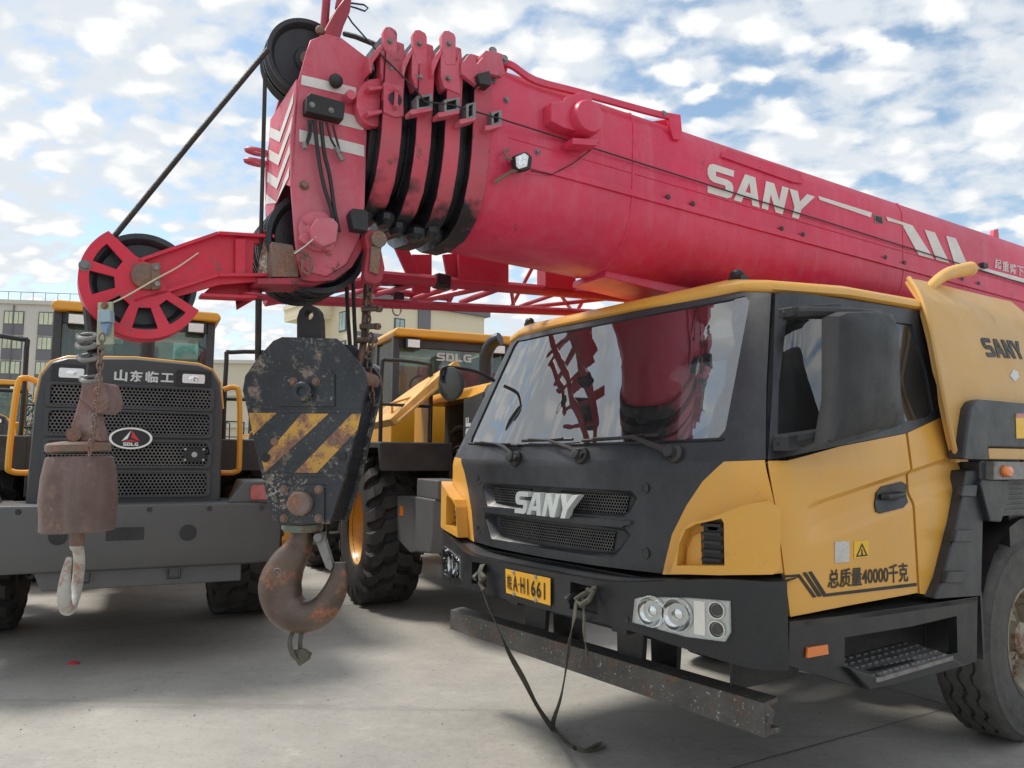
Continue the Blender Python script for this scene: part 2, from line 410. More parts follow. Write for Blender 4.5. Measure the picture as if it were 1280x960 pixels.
M_['collar'] = mat('collar_red_paint', (.58, .06, .1), .5, var=.2, vscale=4, dust=.45, dustcol=(.3, .14, .15), bump=.25, bscale=30, rust=.2, rustcol=(.07, .04, .04)); greasy(M_['collar'], 2.6, 2.7, (.02, .015, .018))
M_['jibred'] = mat('jib_red_paint', (.42, .018, .05), .45, var=.15, vscale=3, dust=.2, dustcol=(.4, .2, .22), bump=.1)
M_['auxred'] = mat('bright_red_paint', (.66, .012, .045), .38, var=.08, vscale=3, dust=.12, dustcol=(.5, .2, .2), bump=.05, chip=.3)
M_['yel'] = mat('cab_yellow_paint', (.74, .37, .05), .38, var=.06, vscale=1.5, dust=.16, dustcol=(.52, .38, .2), coat=.2, bump=.03, streak=.2, chip=.0)
M_['yelp'] = mat('faded_yellow_paint', (.62, .34, .08), .45, var=.07, vscale=1.2, dust=.3, dustcol=(.55, .42, .25), bump=.04, streak=.25)
M_['blk'] = mat('black_plastic', (.013, .014, .016), .4, var=.3, vscale=3, dust=.15, dustcol=(.07, .07, .075), bump=.08, bscale=60)
M_['blk2'] = mat('dusty_black_plastic', (.02, .022, .027), .42, var=.25, vscale=2, dust=.4, dustcol=(.075, .08, .09), bump=.1, bscale=60, streak=.2)
M_['mirror'] = mat('grey_mirror_plastic', (.018, .019, .021), .55, var=.15, vscale=3, dust=.25, dustcol=(.05, .05, .05), bump=.15, bscale=150)
M_['blkm'] = mat('black_metal', (.018, .018, .02), .45, var=.3, vscale=4, dust=.3, dustcol=(.12, .11, .1), bump=.2)
M_['grease'] = mat('black_grease', (.012, .012, .016), .32, var=.5, vscale=6, dust=.35, dustcol=(.035, .035, .045), bump=.9, bscale=18)
M_['rub'] = mat('tyre_rubber', (.028, .026, .025), .8, var=.25, vscale=4, dust=.5, dustcol=(.09, .08, .072), bump=.4, bscale=60)
M_['rub2'] = mat('dusty_tyre_rubber', (.06, .057, .053), .85, var=.2, vscale=3, dust=.6, dustcol=(.17, .16, .145), bump=.4, bscale=50)
M_['cw'] = mat('counterweight_grey', (.1, .1, .102), .55, var=.08, vscale=1.5, dust=.25, dustcol=(.13, .125, .12), bump=.2, bscale=50)
M_['hood'] = mat('hood_grey', (.045, .047, .052), .42, var=.1, vscale=2, dust=.3, dustcol=(.1, .1, .1), bump=.05)
M_['ly'] = mat('loader_yellow', (.78, .36, .02), .35, var=.08, vscale=2, dust=.15, dustcol=(.5, .35, .15), coat=.2, bump=.05)
M_['white'] = mat('white_lettering', (.78, .76, .72), .5, var=.08, vscale=8, dust=.25, dustcol=(.55, .35, .33))
M_['whitep'] = mat('pale_lettering', (.62, .65, .64), .4, var=.08, vscale=8, dust=.1)
M_['blkl'] = mat('black_lettering', (.015, .014, .014), .5, var=.2)
M_['steel'] = mat('bright_steel', (.5, .5, .5), .35, metal=.9, var=.1, vscale=10, rust=.05)
M_['galv'] = mat('dull_steel', (.24, .235, .23), .5, metal=.5, var=.25, vscale=12, rust=.2, bump=.2)
M_['chrome'] = mat('lamp_reflector', (.85, .86, .86), .12, metal=1, var=.05)
M_['lamp'] = mat('lamp_housing', (.84, .86, .84), .25, var=.06, dust=.08, coat=.6, metal=.1)
M_['lens'] = glassm('lamp_lens', (.97, .98, .98), .05, .02, film=.0)
M_['glass'] = glassm('windscreen_glass', (.3, .33, .34), .3, .015, film=.12, filmcol=(.2, .21, .22), wav=.08)
M_['film'] = glassm('peeling_window_film', (.5, .5, .5), .25, .12, film=.6, filmcol=(.3, .31, .32), wav=.6)
M_['sglass'] = glassm('side_window_glass', (.55, .58, .58), .14, .02, film=.1, filmcol=(.4, .4, .4))
M_['lglass'] = glassm('loader_cab_glass', (.6, .72, .68), .04, .02, film=.12, filmcol=(.45, .5, .48))
M_['orange'] = mat('orange_lens', (.8, .2, .02), .25, coat=.5, var=.1)
M_['redlens'] = mat('red_lens', (.42, .02, .02), .25, coat=.5, var=.3, vscale=12, dust=.3)
M_['rusty'] = mat('rusty_steel', (.17, .1, .075), .65, var=.35, vscale=9, dust=.5, dustcol=(.27, .25, .22), rust=.6, rustcol=(.22, .11, .07), bump=.6, bscale=40)
M_['hook'] = mat('worn_hook_steel', (.13, .09, .07), .38, metal=.5, var=.4, vscale=6, dust=.35, dustcol=(.1, .1, .1), rust=.45, rustcol=(.26, .11, .06), bump=.7, bscale=35)
M_['block'] = mat('scraped_block_paint', (.02, .025, .032), .38, var=.5, vscale=5, dust=.45, dustcol=(.06, .062, .07), rust=.22, rustcol=(.26, .2, .15), chip=.05, chipcol=(.4, .36, .3), bump=.8, bscale=30)
clumpy(M_['block'], (.42, .38, .32), 3.2, .53, 60, .51)
M_['blocky'] = mat('scraped_yellow_paint', (.62, .33, .05), .5, var=.15, vscale=6, dust=.3, dustcol=(.35, .25, .15), rust=.62, rustcol=(.2, .1, .07), bump=.5, bscale=40, chip=.6)
M_['socket'] = mat('rusty_wedge_socket', (.2, .1, .09), .6, var=.35, vscale=12, dust=.6, dustcol=(.3, .27, .25), rust=.3, bump=.8, bscale=50)
M_['ballw'] = mat('rusty_ball_weight', (.13, .075, .065), .6, var=.25, vscale=8, dust=.35, dustcol=(.2, .17, .15), streak=.7, rust=.4, rustcol=(.16, .1, .08), bump=.6, bscale=40)
M_['hookw'] = mat('whitish_worn_hook', (.45, .44, .4), .55, var=.2, vscale=9, rust=.42, rustcol=(.28, .15, .1), bump=.7, bscale=50)
M_['beam'] = mat('weathered_beam', (.075, .07, .065), .6, var=.4, vscale=6, dust=.5, dustcol=(.13, .125, .115), rust=.4, rustcol=(.12, .07, .05), chip=.12, chipcol=(.6, .58, .52), bump=.6)
M_['rope'] = mat('wire_rope', (.05, .045, .042), .5, metal=.5, var=.3, vscale=20, bump=1, bscale=120)
M_['rubber'] = mat('black_cable', (.02, .02, .022), .5, var=.2)
M_['strap'] = mat('dirty_webbing', (.085, .08, .06), .85, var=.35, vscale=15, dust=.4, dustcol=(.16, .15, .11), bump=.6, bscale=90)
M_['plate'] = mat('yellow_plate', (.85, .42, .01), .4, var=.05, dust=.1, bump=.02)
M_['sticker'] = mat('worn_sticker', (.62, .6, .56), .4, var=.2, vscale=25, chip=.9, chipcol=(.4, .37, .34))
M_['ystk'] = mat('yellow_sticker', (.85, .5, .03), .4, var=.1)
M_['cab_in'] = mat('cab_interior', (.03, .03, .032), .7, var=.3)
M_['seat'] = mat('seat_cover', (.25, .22, .18), .8, var=.3)
M_['redcloth'] = mat('red_cloth', (.55, .03, .05), .8, var=.2)
M_['rimc'] = mat('truck_rim', (.32, .27, .2), .6, var=.25, vscale=6, dust=.5, dustcol=(.3, .27, .22), rust=.4, bump=.4)
M_['wood'] = mat('weathered_orange_paint', (.8, .42, .08), .55, var=.25, vscale=6, dust=.35, dustcol=(.6, .45, .3), streak=.5, bump=.3)
M_['grille'] = meshgrid('honeycomb_grille', (.06, .062, .066), .36, 38)
M_['cgrille'] = meshgrid('front_grille_mesh', (.045, .047, .05), .38, 62)
def facade(name, col, **k): return mat(name, col, .85, var=.05, vscale=.2, dust=.15, dustcol=tuple(c*.8 for c in col), bump=0, **k)
M_['cream'] = facade('cream_render', (.7, .62, .45))
M_['beige'] = facade('beige_render', (.58, .55, .49))
M_['lowc'] = facade('low_cream_render', (.6, .55, .44))
M_['gband'] = facade('grey_render', (.17, .165, .18))
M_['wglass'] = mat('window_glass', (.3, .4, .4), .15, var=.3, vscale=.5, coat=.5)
M_['wglassy'] = mat('yellowish_window_glass', (.55, .58, .4), .2, var=.2, vscale=.5, coat=.5)  # paler, yellower glass for the office windows
M_['frame'] = mat('window_frame', (.1, .1, .1), .5)
M_['leaf'] = mat('leaf_green', (.03, .06, .022), .7, var=.5, vscale=2)
clumpy(M_['yel'], (.33, .2, .09), 1.8, .58, 30, .56)
# ------------------------------------------------------------------ sky and light
SUN_EL, SUN_AZ = R(56), R(-66)
W = bpy.data.worlds.new('World'); S.world = W; W.use_nodes = True
nt = W.node_tree; N = nt.nodes; L = nt.links; bg = N['Background']
sky = N.new('ShaderNodeTexSky'); sky.sky_type = 'NISHITA'; sky.sun_disc = False; sky.sun_elevation = SUN_EL; sky.sun_rotation = SUN_AZ
sky.air_density = 1.0; sky.dust_density = .6; sky.ozone_density = 1.5
tc = N.new('ShaderNodeTexCoord'); sp = N.new('ShaderNodeSeparateXYZ'); L.new(tc.outputs['Generated'], sp.inputs[0])
def wm(op, *a):
    x = N.new('ShaderNodeMath'); x.operation = op
    for i, v in enumerate(a):
        if isinstance(v, (int, float)): x.inputs[i].default_value = v
        else: L.new(v, x.inputs[i])
    return x.outputs[0]
zz = wm('ADD', wm('MAXIMUM', sp.outputs[2], 0), .3)
cb = N.new('ShaderNodeCombineXYZ'); L.new(wm('DIVIDE', sp.outputs[0], zz), cb.inputs[0]); L.new(wm('DIVIDE', sp.outputs[1], zz), cb.inputs[1])
def wn(sc, det, ro, loc, st=(1, 1, 1), rot=0, dist=0):
    n = N.new('ShaderNodeTexNoise'); n.inputs['Scale'].default_value = sc; n.inputs['Detail'].default_value = det; n.inputs['Roughness'].default_value = ro; n.inputs['Distortion'].default_value = dist
    mp = N.new('ShaderNodeMapping'); mp.inputs['Location'].default_value = loc; mp.inputs['Scale'].default_value = st; mp.inputs['Rotation'].default_value = (0, 0, rot)
    L.new(cb.outputs[0], mp.inputs[0]); L.new(mp.outputs[0], n.inputs['Vector']); return n.outputs['Fac']
def wr(f, a, b, c=0, d=1):
    r = N.new('ShaderNodeMapRange'); r.interpolation_type = 'SMOOTHSTEP'
    for k, v in (('From Min', a), ('From Max', b), ('To Min', c), ('To Max', d)): r.inputs[k].default_value = v
    L.new(f, r.inputs['Value']); return r.outputs[0]
big = wn(2.8, 3, .5, (3.1, 1.7, 0), (1, 1.2, 1), .5)
puff = wn(12, 9, .56, (.4, 5.2, 0), (1, 1.25, 1), .5, .15)
vo = N.new('ShaderNodeTexVoronoi'); vo.feature = 'SMOOTH_F1'; vo.inputs['Scale'].default_value = 12.5; vo.inputs['Smoothness'].default_value = .6
wp = N.new('ShaderNodeTexNoise'); wp.inputs['Scale'].default_value = 13; wp.inputs['Detail'].default_value = 6; L.new(cb.outputs[0], wp.inputs['Vector'])
wa = N.new('ShaderNodeVectorMath'); wa.operation = 'MULTIPLY_ADD'; L.new(wp.outputs['Color'], wa.inputs[0]); wa.inputs[1].default_value = (.1, .1, 0); L.new(cb.outputs[0], wa.inputs[2])
wq_ = N.new('ShaderNodeMapping'); wq_.inputs['Scale'].default_value = (1, 1.35, 1); wq_.inputs['Rotation'].default_value = (0, 0, .5); L.new(wa.outputs[0], wq_.inputs[0]); L.new(wq_.outputs[0], vo.inputs['Vector'])
cell = wr(vo.outputs['Distance'], .1, .62, 1, 0)
den = wm('ADD', wm('ADD', wm('MULTIPLY', big, .4), wm('MULTIPLY', puff, .38)), wm('MULTIPLY', cell, .2))
cov = wr(den, .31, .45)
haze_ = wr(sp.outputs[2], .0, .14, .75, 0)
cov = wm('MAXIMUM', cov, haze_)
sh = wn(13, 8, .6, (2.2, 4.1, 0), (1, 1.3, 1), .5, .15)
shade = wr(wm('ADD', wm('MULTIPLY', sh, .55), wm('MULTIPLY', cell, .35)), .3, .58)
cc = N.new('ShaderNodeMix'); cc.data_type = 'RGBA'; L.new(shade, cc.inputs[0]); cc.inputs['A'].default_value = (.58, .62, .66, 1); cc.inputs['B'].default_value = (.77, .775, .77, 1)
sk = N.new('ShaderNodeMix'); sk.data_type = 'RGBA'; sk.blend_type = 'MULTIPLY'; sk.inputs[0].default_value = 1; L.new(sky.outputs[0], sk.inputs['A']); sk.inputs['B'].default_value = (1.55, 1.5, 1.3, 1)
mx = N.new('ShaderNodeMix'); mx.data_type = 'RGBA'; L.new(cov, mx.inputs[0]); L.new(sk.outputs['Result'], mx.inputs['A'])
sc_ = N.new('ShaderNodeMix'); sc_.data_type = 'RGBA'; sc_.blend_type = 'MULTIPLY'; sc_.inputs[0].default_value = 1; L.new(cc.outputs['Result'], sc_.inputs['A']); sc_.inputs['B'].default_value = (10, 10, 10, 1)
L.new(sc_.outputs['Result'], mx.inputs['B']); L.new(mx.outputs['Result'], bg.inputs[0]); bg.inputs[1].default_value = .1
sl = bpy.data.lights.new('sun', 'SUN'); sl.energy = 2.4; sl.angle = R(14); sl.color = (1, .94, .85)
so = bpy.data.objects.new('sun', sl); COL.objects.link(so)
# direction towards the sun, azimuth as the sky texture counts it (rotation about Z from +Y clockwise)
sd = Vector((math.sin(SUN_AZ)*math.cos(SUN_EL), math.cos(SUN_AZ)*math.cos(SUN_EL), math.sin(SUN_EL)))
so.rotation_euler = sd.to_track_quat('Z', 'Y').to_euler(); so.location = (0, 0, 30)
S.view_settings.view_transform = 'Standard'; S.view_settings.look = 'None'; S.view_settings.exposure = .42; S.view_settings.gamma = 1
# ------------------------------------------------------------------ ground
def ground_mat():
    m = mat('worn_concrete', (.33, .315, .285), .75, var=.16, vscale=.9, dust=.55, dustcol=(.52, .49, .44), bump=.35, bscale=22)
    nt = m.node_tree; N = nt.nodes; L = nt.links; b = N['Principled BSDF']; src = b.inputs['Base Color'].links[0].from_socket
    tc = N.new('ShaderNodeTexCoord')
    def n(sc, det, ro, st=(1, 1, 1), loc=(0, 0, 0), rot=0):
        x = N.new('ShaderNodeTexNoise'); x.inputs['Scale'].default_value = sc; x.inputs['Detail'].default_value = det; x.inputs['Roughness'].default_value = ro
        mp = N.new('ShaderNodeMapping'); mp.inputs['Scale'].default_value = st; mp.inputs['Location'].default_value = loc; mp.inputs['Rotation'].default_value = (0, 0, rot)
        L.new(tc.outputs['Object'], mp.inputs[0]); L.new(mp.outputs[0], x.inputs['Vector']); return x.outputs['Fac']
    def rg(f, a, c, k=1):
        r = N.new('ShaderNodeMapRange'); r.inputs['From Min'].default_value = a; r.inputs['From Max'].default_value = c; r.inputs['To Max'].default_value = k; L.new(f, r.inputs['Value']); return r.outputs[0]
    def mx(f, A, B):
        x = N.new('ShaderNodeMix'); x.data_type = 'RGBA'; L.new(f, x.inputs[0]); L.new(A, x.inputs['A']); x.inputs['B'].default_value = (*B, 1); return x.outputs['Result']
    c = mx(rg(n(.5, 7, .62, (1, 1, 1), (4, 2, 0)), .5, .7, .5), src, (.25, .24, .22))       # oil and tyre stains
    c = mx(rg(n(1.1, 9, .7, (.8, 1.3, 1), (1, 8, 0), .5), .46, .64, .4), c, (.46, .435, .395))       # dried mud tracks
    c = mx(rg(n(2.2, 10, .78, (1, 1, 1), (9, 2, 0)), .52, .66, .4), c, (.26, .245, .225))
    c = mx(rg(n(3.1, 10, .8, (1, 1, 1), (19, 12, 0)), .57, .66, .55), c, (.52, .495, .45))
    c = mx(rg(n(14, 10, .8, (1, 1, 1), (3, 7, 0)), .56, .64, .35), c, (.22, .205, .185))
    c = mx(rg(n(.7, 6, .6, (.25, 5, 1), (5, 3, 0), .45), .6, .68, .35), c, (.19, .18, .165))      # tyre marks
    c = mx(rg(n(30, 6, .75), .56, .68, .55), c, (.12, .11, .1))      # grit
    L.new(c, b.inputs['Base Color'])
    v = N.new('ShaderNodeTexVoronoi'); v.feature = 'DISTANCE_TO_EDGE'; v.inputs['Scale'].default_value = .28; mp = N.new('ShaderNodeMapping'); L.new(tc.outputs['Object'], mp.inputs[0])
    ns = N.new('ShaderNodeTexNoise'); ns.inputs['Scale'].default_value = 1.2; ns.inputs['Detail'].default_value = 8; L.new(tc.outputs['Object'], ns.inputs['Vector'])
    va = N.new('ShaderNodeVectorMath'); va.operation = 'MULTIPLY_ADD'; L.new(ns.outputs['Color'], va.inputs[0]); va.inputs[1].default_value = (.8, .8, 0); L.new(mp.outputs[0], va.inputs[2]); L.new(va.outputs[0], v.inputs['Vector'])
    ck = rg(v.outputs['Distance'], .003, .0, 1)
    L.new(c, b.inputs['Base Color'])
    return m
mb = MB(); g = 1500
mb.face([mb.v((-g, -g, 0)), mb.v((g, -g, 0)), mb.v((g, g, 0)), mb.v((-g, g, 0))])
solo('ground', mb, ground_mat(), kind='structure')
# joints between the cast slabs
jm = mat('slab_joint', (.13, .12, .105), .9, var=.3, vscale=6); jf = frame((-.6, 2.2, .004), 31)
mb = MB(jf)
def joint(a, b, w=.011):
    a, b = Vector(a), Vector(b); d = (b-a).normalized(); n = Vector((-d.y, d.x, 0)); k = 60; rj = random.Random(int(a.x*7+a.y*3)); L_, R_ = [], []
    for i in range(k+1):
        p = a+(b-a)*i/k+n*rj.uniform(-.004, .004); L_.append(mb.v(p+n*w*rj.uniform(.2, .7))); R_.append(mb.v(p-n*w*rj.uniform(.2, .7)))
    for i in range(k): mb.face([L_[i], R_[i], R_[i+1], L_[i+1]])
for y in (-4.3, .7, 5.7, 10.7, 15.7): joint((-20, y, 0), (20, y, 0))
for x in (-13, -7, -1.6, 4.4, 10): joint((x, -6, .0005), (x, 18, .0005))
solo('slab_joints', mb, jm, kind='structure', m4=jf)
# ================================================================== TRUCK CRANE: carrier
T = frame((.0958, 3.8717, 0), -54.29)
crane = thing('truck_crane', 'yellow and red truck crane parked with its telescopic boom laid forward over the cab', 'crane truck', T)
_pl = catmull([(0, .07), (.4, .088), (.73, .15), (1.0, .215), (1.12, .243), (1.185, .275), (1.214, .33), (1.22, .43), (1.22, .8), (1.22, 2.6)] and
              [(0, .07, 0), (.4, .088, 0), (.73, .15, 0), (1.0, .215, 0), (1.12, .243, 0), (1.185, .275, 0), (1.214, .33, 0), (1.22, .43, 0), (1.22, .8, 0), (1.22, 2.6, 0)], 10)
def arcpath(pl):
    acc = [0]
    for a, b in zip(pl, pl[1:]): acc.append(acc[-1]+(b-a).length)
    def f(s):
        a = abs(s)
        if a >= acc[-1]: d = (pl[-1]-pl[-2]).normalized(); p = pl[-1]+d*(a-acc[-1]); return p
        lo, hi = 0, len(acc)-1
        while hi-lo > 1:
            m = (lo+hi)//2
            if acc[m] <= a: lo = m
            else: hi = m
        t = (a-acc[lo])/(acc[hi]-acc[lo]); return pl[lo]*(1-t)+pl[hi]*t
    return f
_cp = arcpath(_pl)
def sm(a, b, x):
    t = max(0, min(1, (x-a)/(b-a))); return t*t*(3-2*t)
DOOR_CREASE = True
def cabfn(s, z):
    p = _cp(s); x, y = p.x, p.y
    k = max(0, (z-1.52)/.78)
    w = 1-max(0, min(1, (y-.3)/1.5))
    y2 = y+.34*k*w
    x2 = x*(1-.125*k*(1-.35*max(0, min(1, (y-.3)/1.5))))
    if y > .45 and z < 1.6:      # pressed creases of the door skin
        q = z-.165*(y-.35); d = (1-sm(1.325, 1.35, q))*sm(1.175, 1.25, q)*sm(.45, .6, y)
        x2 -= .024*d
    return (math.copysign(x2, s) if s else 0, y2, z)
cab = Surf(T, cabfn)
def near(pts, g=(1.5, 1.5), off=0): return cab.outline(pts, g, off)
def sym(half):
    """half outline from the centre line bottom round the near side to the centre line top"""
    return half+[(-a, b) for a, b in half[::-1] if abs(a) > 1e-6]
wb = cab.inv(905, 549, (1.1, 1.6)); wt = cab.inv(938, 369, (1.1, 2.2)); zb0 = cab.inv(740, 556, (.2, 1.6))[1]; zt0 = cab.inv(785, 399, (.1, 2.2))[1]

body = MB(T)
# --- windscreen with its black frame
def arcz(z0, z1, s1, n=8): return [(s1*k/n, z0+(z1-z0)*(k/n)**2) for k in range(n+1)]
gl_b = arcz(zb0, wb[1], wb[0]); gl_t = arcz(zt0, wt[1], wt[0])
glass_half = gl_b[:-1]+[(wb[0]-.03, wb[1]), (wb[0], wb[1]+.04)]+[(wt[0], wt[1]-.03), (wt[0]-.03, wt[1])]+gl_t[:-1][::-1]
ap = near([(957, 574), (958, 480), (964, 366)], (1.25, 1.6))
zc = ap[0][1]-.03
rim_t = [(a, b+.035) for a, b in arcz(zt0, wt[1], ap[2][0]-.02)]
ridge = near([(905, 577), (857, 580), (744, 583)], (1.0, 1.5))
zr = ridge[0][1]
outer_half = [(0, zr), (ridge[0][0]*.5, zr), (ridge[0][0], zr), (ap[0][0], ap[0][1]), (ap[1][0], ap[1][1]), (ap[2][0], ap[2][1])]+rim_t[:-1][::-1]
fr_ = MB(T); cab.panel(fr_, sym(outer_half), [sym(glass_half)[::-1]], 0, .03, .06)
part('windscreen_frame', fr_, M_['blk2'], crane, .004)
mb = MB(T); cab.panel(mb, sym(glass_half), [], -.008, .004, .06); wsc = part('windscreen', mb, M_['glass'], crane)
# strip of peeling film on the near edge of the screen
fo = cab.outline([(882, 553), (905, 549), (940, 369), (918, 374), (914, 400), (918, 430), (908, 452), (906, 480), (893, 510)], (1.1, 1.7))
mb = MB(T); cab.panel(mb, fo, [], -.001, .001, .05); part('peeling_film', mb, M_['film'], wsc)
# drip rail and lower edge lines of the screen
mb = MB(T); mb.tube([cab.P(a, b, .004) for a, b in [(-x, y) for x, y in gl_b[::-1]]+gl_b[1:]], .006, 6); part('screen_seal', mb, M_['blk'], wsc)
# --- yellow roof shell
rz = near([(964, 363), (1060, 372), (1150, 387), (1172, 394)], (1.35, 2.3))
rp = [(a, b+.036) for a, b in arcz(zt0, wt[1], ap[2][0]-.02)][:-1]+[(ap[2][0], ap[2][1]+.003)]+rz[1:]
rs = rp; full = [(-a, b) for a, b in rs[:0:-1]]+rs
def roof_ring(ins, up):
    out = []
    for a, b in full:
        p = Vector(cabfn(a, b)); c = Vector((0, max(p.y, .9), 0)); q = Vector((p.x, p.y, 0)); d = c-q; L_ = d.length
        if L_ > 1e-6: q = q+d*(ins/L_) if ins < L_ else c
        out.append((q.x, q.y, p.z+up))
    return out
mb = MB(T)
ring0 = roof_ring(0, .0); rr = [roof_ring(.014, .0), ring0, roof_ring(-.012, .012), roof_ring(-.006, .04), roof_ring(.03, .062), roof_ring(.12, .08), roof_ring(.35, .095), roof_ring(.7, .1)]
mb.loft(rr, closed=False, cap=False)
last = rr[-1]; n = len(last)
part('cab_roof', mb, M_['yel'], crane, 0, 50)
# roof marker lamps
for px, py in ((945, 353), (632, 431)):
    pass
mb = MB(T)
for s in (-.98, .93):
    p = Vector(cabfn(s, zt0+.05+.05*abs(s))); c = p+Vector((0, .05, .055)); 
    mb.box(c+Vector((0, .01, -.01)), (.075, .05, .03)); mb.ball(c+Vector((0, 0, .012)), .032, 12, (1.2, .8, .8))
part('roof_marker_lamp', mb, M_['blk'], crane, split=True)
# --- grille panel (black) with two recesses
gh = near([(905, 577), (878, 602), (858, 632), (840, 668), (832, 700), (828, 717)], (1.0, 1.4))
zbot = gh[-1][1]; zb_c = cab.inv(712, 702, (.1, 1.1))[1]
g_half = [(0, zb_c), (gh[-1][0]*.5, zb_c*.6+zbot*.4), (gh[-1][0], zbot)]+[(a, b) for a, b in gh[::-1][1:]]+[(ridge[0][0]*.5, zr)]+[(0, zr)]
def slot(z0, z1, w0, w1, r=.03): return [(-w0+r, z0), (w0-r, z0), (w0, z0+r), (w1, z1-r), (w1-r, z1), (-w1+r, z1), (-w1, z1-r), (-w0, z0+r)]
u1 = slot(1.275, 1.405, .58, .62); l1 = slot(1.1, 1.24, .52, .585)
ua = cab.inv(793, 656, (.5, 1.3)), cab.inv(797, 618, (.5, 1.4)), cab.inv(605, 610, (-.5, 1.4)), cab.inv(776, 700, (.5, 1.1)), cab.inv(785, 668, (.5, 1.2))
mb = MB(T); cab.panel(mb, sym(g_half), [u1[::-1], l1[::-1]], .0, .02, .05); part('grille_panel', mb, M_['blk2'], crane, .005)
gr = MB(T)
for sl_, zz0, zz1 in ((u1, 1.275, 1.405), (l1, 1.1, 1.24)):
    cab.panel(gr, [(a*1.08, (zz0+zz1)/2+(b-(zz0+zz1)/2)*1.2) for a, b in sl_], [], -.05, .005, .06)
gro = part('grille_recess', gr, M_['blk2'], crane)
# sloping walls of the recesses
for sl_ in (u1, l1):
    mb = MB(T); n = len(sl_); cz = sum(b for a, b in sl_)/n
    ring_a = [cab.P(a, b, -.004) for a, b in sl_]; ring_b = [cab.P(a*.93, cz+(b-cz)*.72, -.048) for a, b in sl_]
    mb.loft([ring_a, ring_b], cap=False, flip=True); part('recess_wall', mb, M_['blk2'], gro, split=True)
mb = MB(T)
cab.panel(mb, [(.1, 1.295), (.53, 1.295), (.55, 1.385), (.1, 1.385)], [], -.043, .004, .06)
cab.panel(mb, [(-.55, 1.295), (-.15, 1.295), (-.15, 1.385), (-.55, 1.385)], [], -.043, .004, .06)
cab.panel(mb, [(-.45, 1.125), (.45, 1.125), (.47, 1.215), (-.47, 1.215)], [], -.043, .004, .06)
part('grille_mesh', mb, M_['cgrille'], gro, split=True)
mb = MB(T)
cab.panel(mb, slot(1.242, 1.272, .56, .6, .01), [], .018, .03, .08); part('grille_bar', mb, M_['blk2'], crane, .006)
for sx in (.62, ):
    mb = MB(T)
    for zz in (1.14, 1.42):
        p = cab.P(.66, zz-.0, .001); mb.lathe(p, (0, -1, 0), [(.024, 0), (.024, .004), (.016, .004), (.014, -.002), (.001, -.002)], 16)
        p = cab.P(-.66, zz-.0, .001); mb.lathe(p, (0, -1, 0), [(.024, 0), (.024, .004), (.016, .004), (.014, -.002), (.001, -.002)], 16)
    part('panel_latch', mb, M_['blkm'], crane, split=True)
# SANY letters on the grille
shp, wd = word('SANY')
q = [cab.inv(*p, (0, 1.35), .05) for p in ((643, 641), (713, 649), (723, 619), (645, 614))]
mb = MB(T); cab.glyphs(mb, shp, (lambda M: (lambda p: M((p[0]/wd, p[1]))))(quadmap(*q)), .05, .04, .08); part('maker_lettering', mb, M_['whitep'], crane, .002)
# --- near corner panels, mirrored to the far side
corner = near([(828, 718), (832, 700), (840, 668), (858, 632), (878, 602), (905, 577), (956, 575), (968, 630), (979, 716), (900, 719)], (.8, 1.1))
bul = near([(838, 717), (846, 690), (852, 666), (862, 653), (885, 649), (905, 641), (935, 630), (962, 626), (974, 636), (975, 712), (966, 718), (900, 719)], (.85, 1.2), .07)
bho = near([(846, 707), (849, 680), (857, 662), (870, 655), (902, 648), (905, 654), (906, 707)], (.85, 1.2), .07)
for mir in (False, True):
    mb = MB(T); cab.panel(mb, corner, [], .0, .03, .05, mir); cp = part('corner_panel', mb, M_['yel'], crane, .008)
    mb = MB(T); cab.panel(mb, bul, [bho[::-1]], .072, .07, .04, mir); part('vent_surround', mb, M_['yel'], cp, .012)
    inn = near([(860, 706), (861, 688), (868, 670), (878, 665), (880, 706)], (.85, 1.2), .0)
    mb = MB(T); cab.panel(mb, inn, [], .016, .015, .04, mir); part('vent_inner_panel', mb, M_['yel'], cp, .004)
    lo_ = near([(881, 706), (881, 652), (905, 650), (906, 706)], (.95, 1.2), .0)
    mb = MB(T); cab.panel(mb, lo_, [], .01, .01, .04, mir)
    a0 = sum(a for a, b in lo_[:2])/2; a1 = sum(a for a, b in lo_[2:])/2; z0 = min(b for a, b in lo_); z1 = max(b for a, b in lo_)
    for k in range(5):
        zz = z0+(z1-z0)*(k+.6)/5.4; cab.panel(mb, [(a0, zz), (a1, zz), (a1, zz+.012), (a0, zz+.012)], [], .034, .024, .04, mir)
    part('vent_louvre', mb, M_['blk'], cp)
# --- doors and rear cab sides
door = near([(960, 576), (1050, 558), (1132, 542), (1141, 640), (1147, 741), (1060, 757), (988, 771), (981, 717), (969, 630)], (1.4, 1.5))
rear = near([(1135, 541), (1178, 521), (1192, 560), (1202, 590), (1195, 640), (1177, 715), (1166, 744), (1150, 742), (1144, 640)], (2.4, 1.6))
upper = near([(960, 574), (966, 480), (969, 366), (1060, 374), (1150, 388), (1160, 410), (1172, 470), (1180, 521), (1134, 541), (1050, 557)], (1.4, 1.6))
wfront = near([(972, 560), (974, 480), (984, 398), (1040, 388), (1106, 392), (1112, 440), (1122, 533), (1050, 548)], (1.5, 1.6))
wq = near([(1132, 527), (1116, 402), (1141, 405), (1158, 460), (1168, 513), (1160, 521)], (2.3, 1.7))

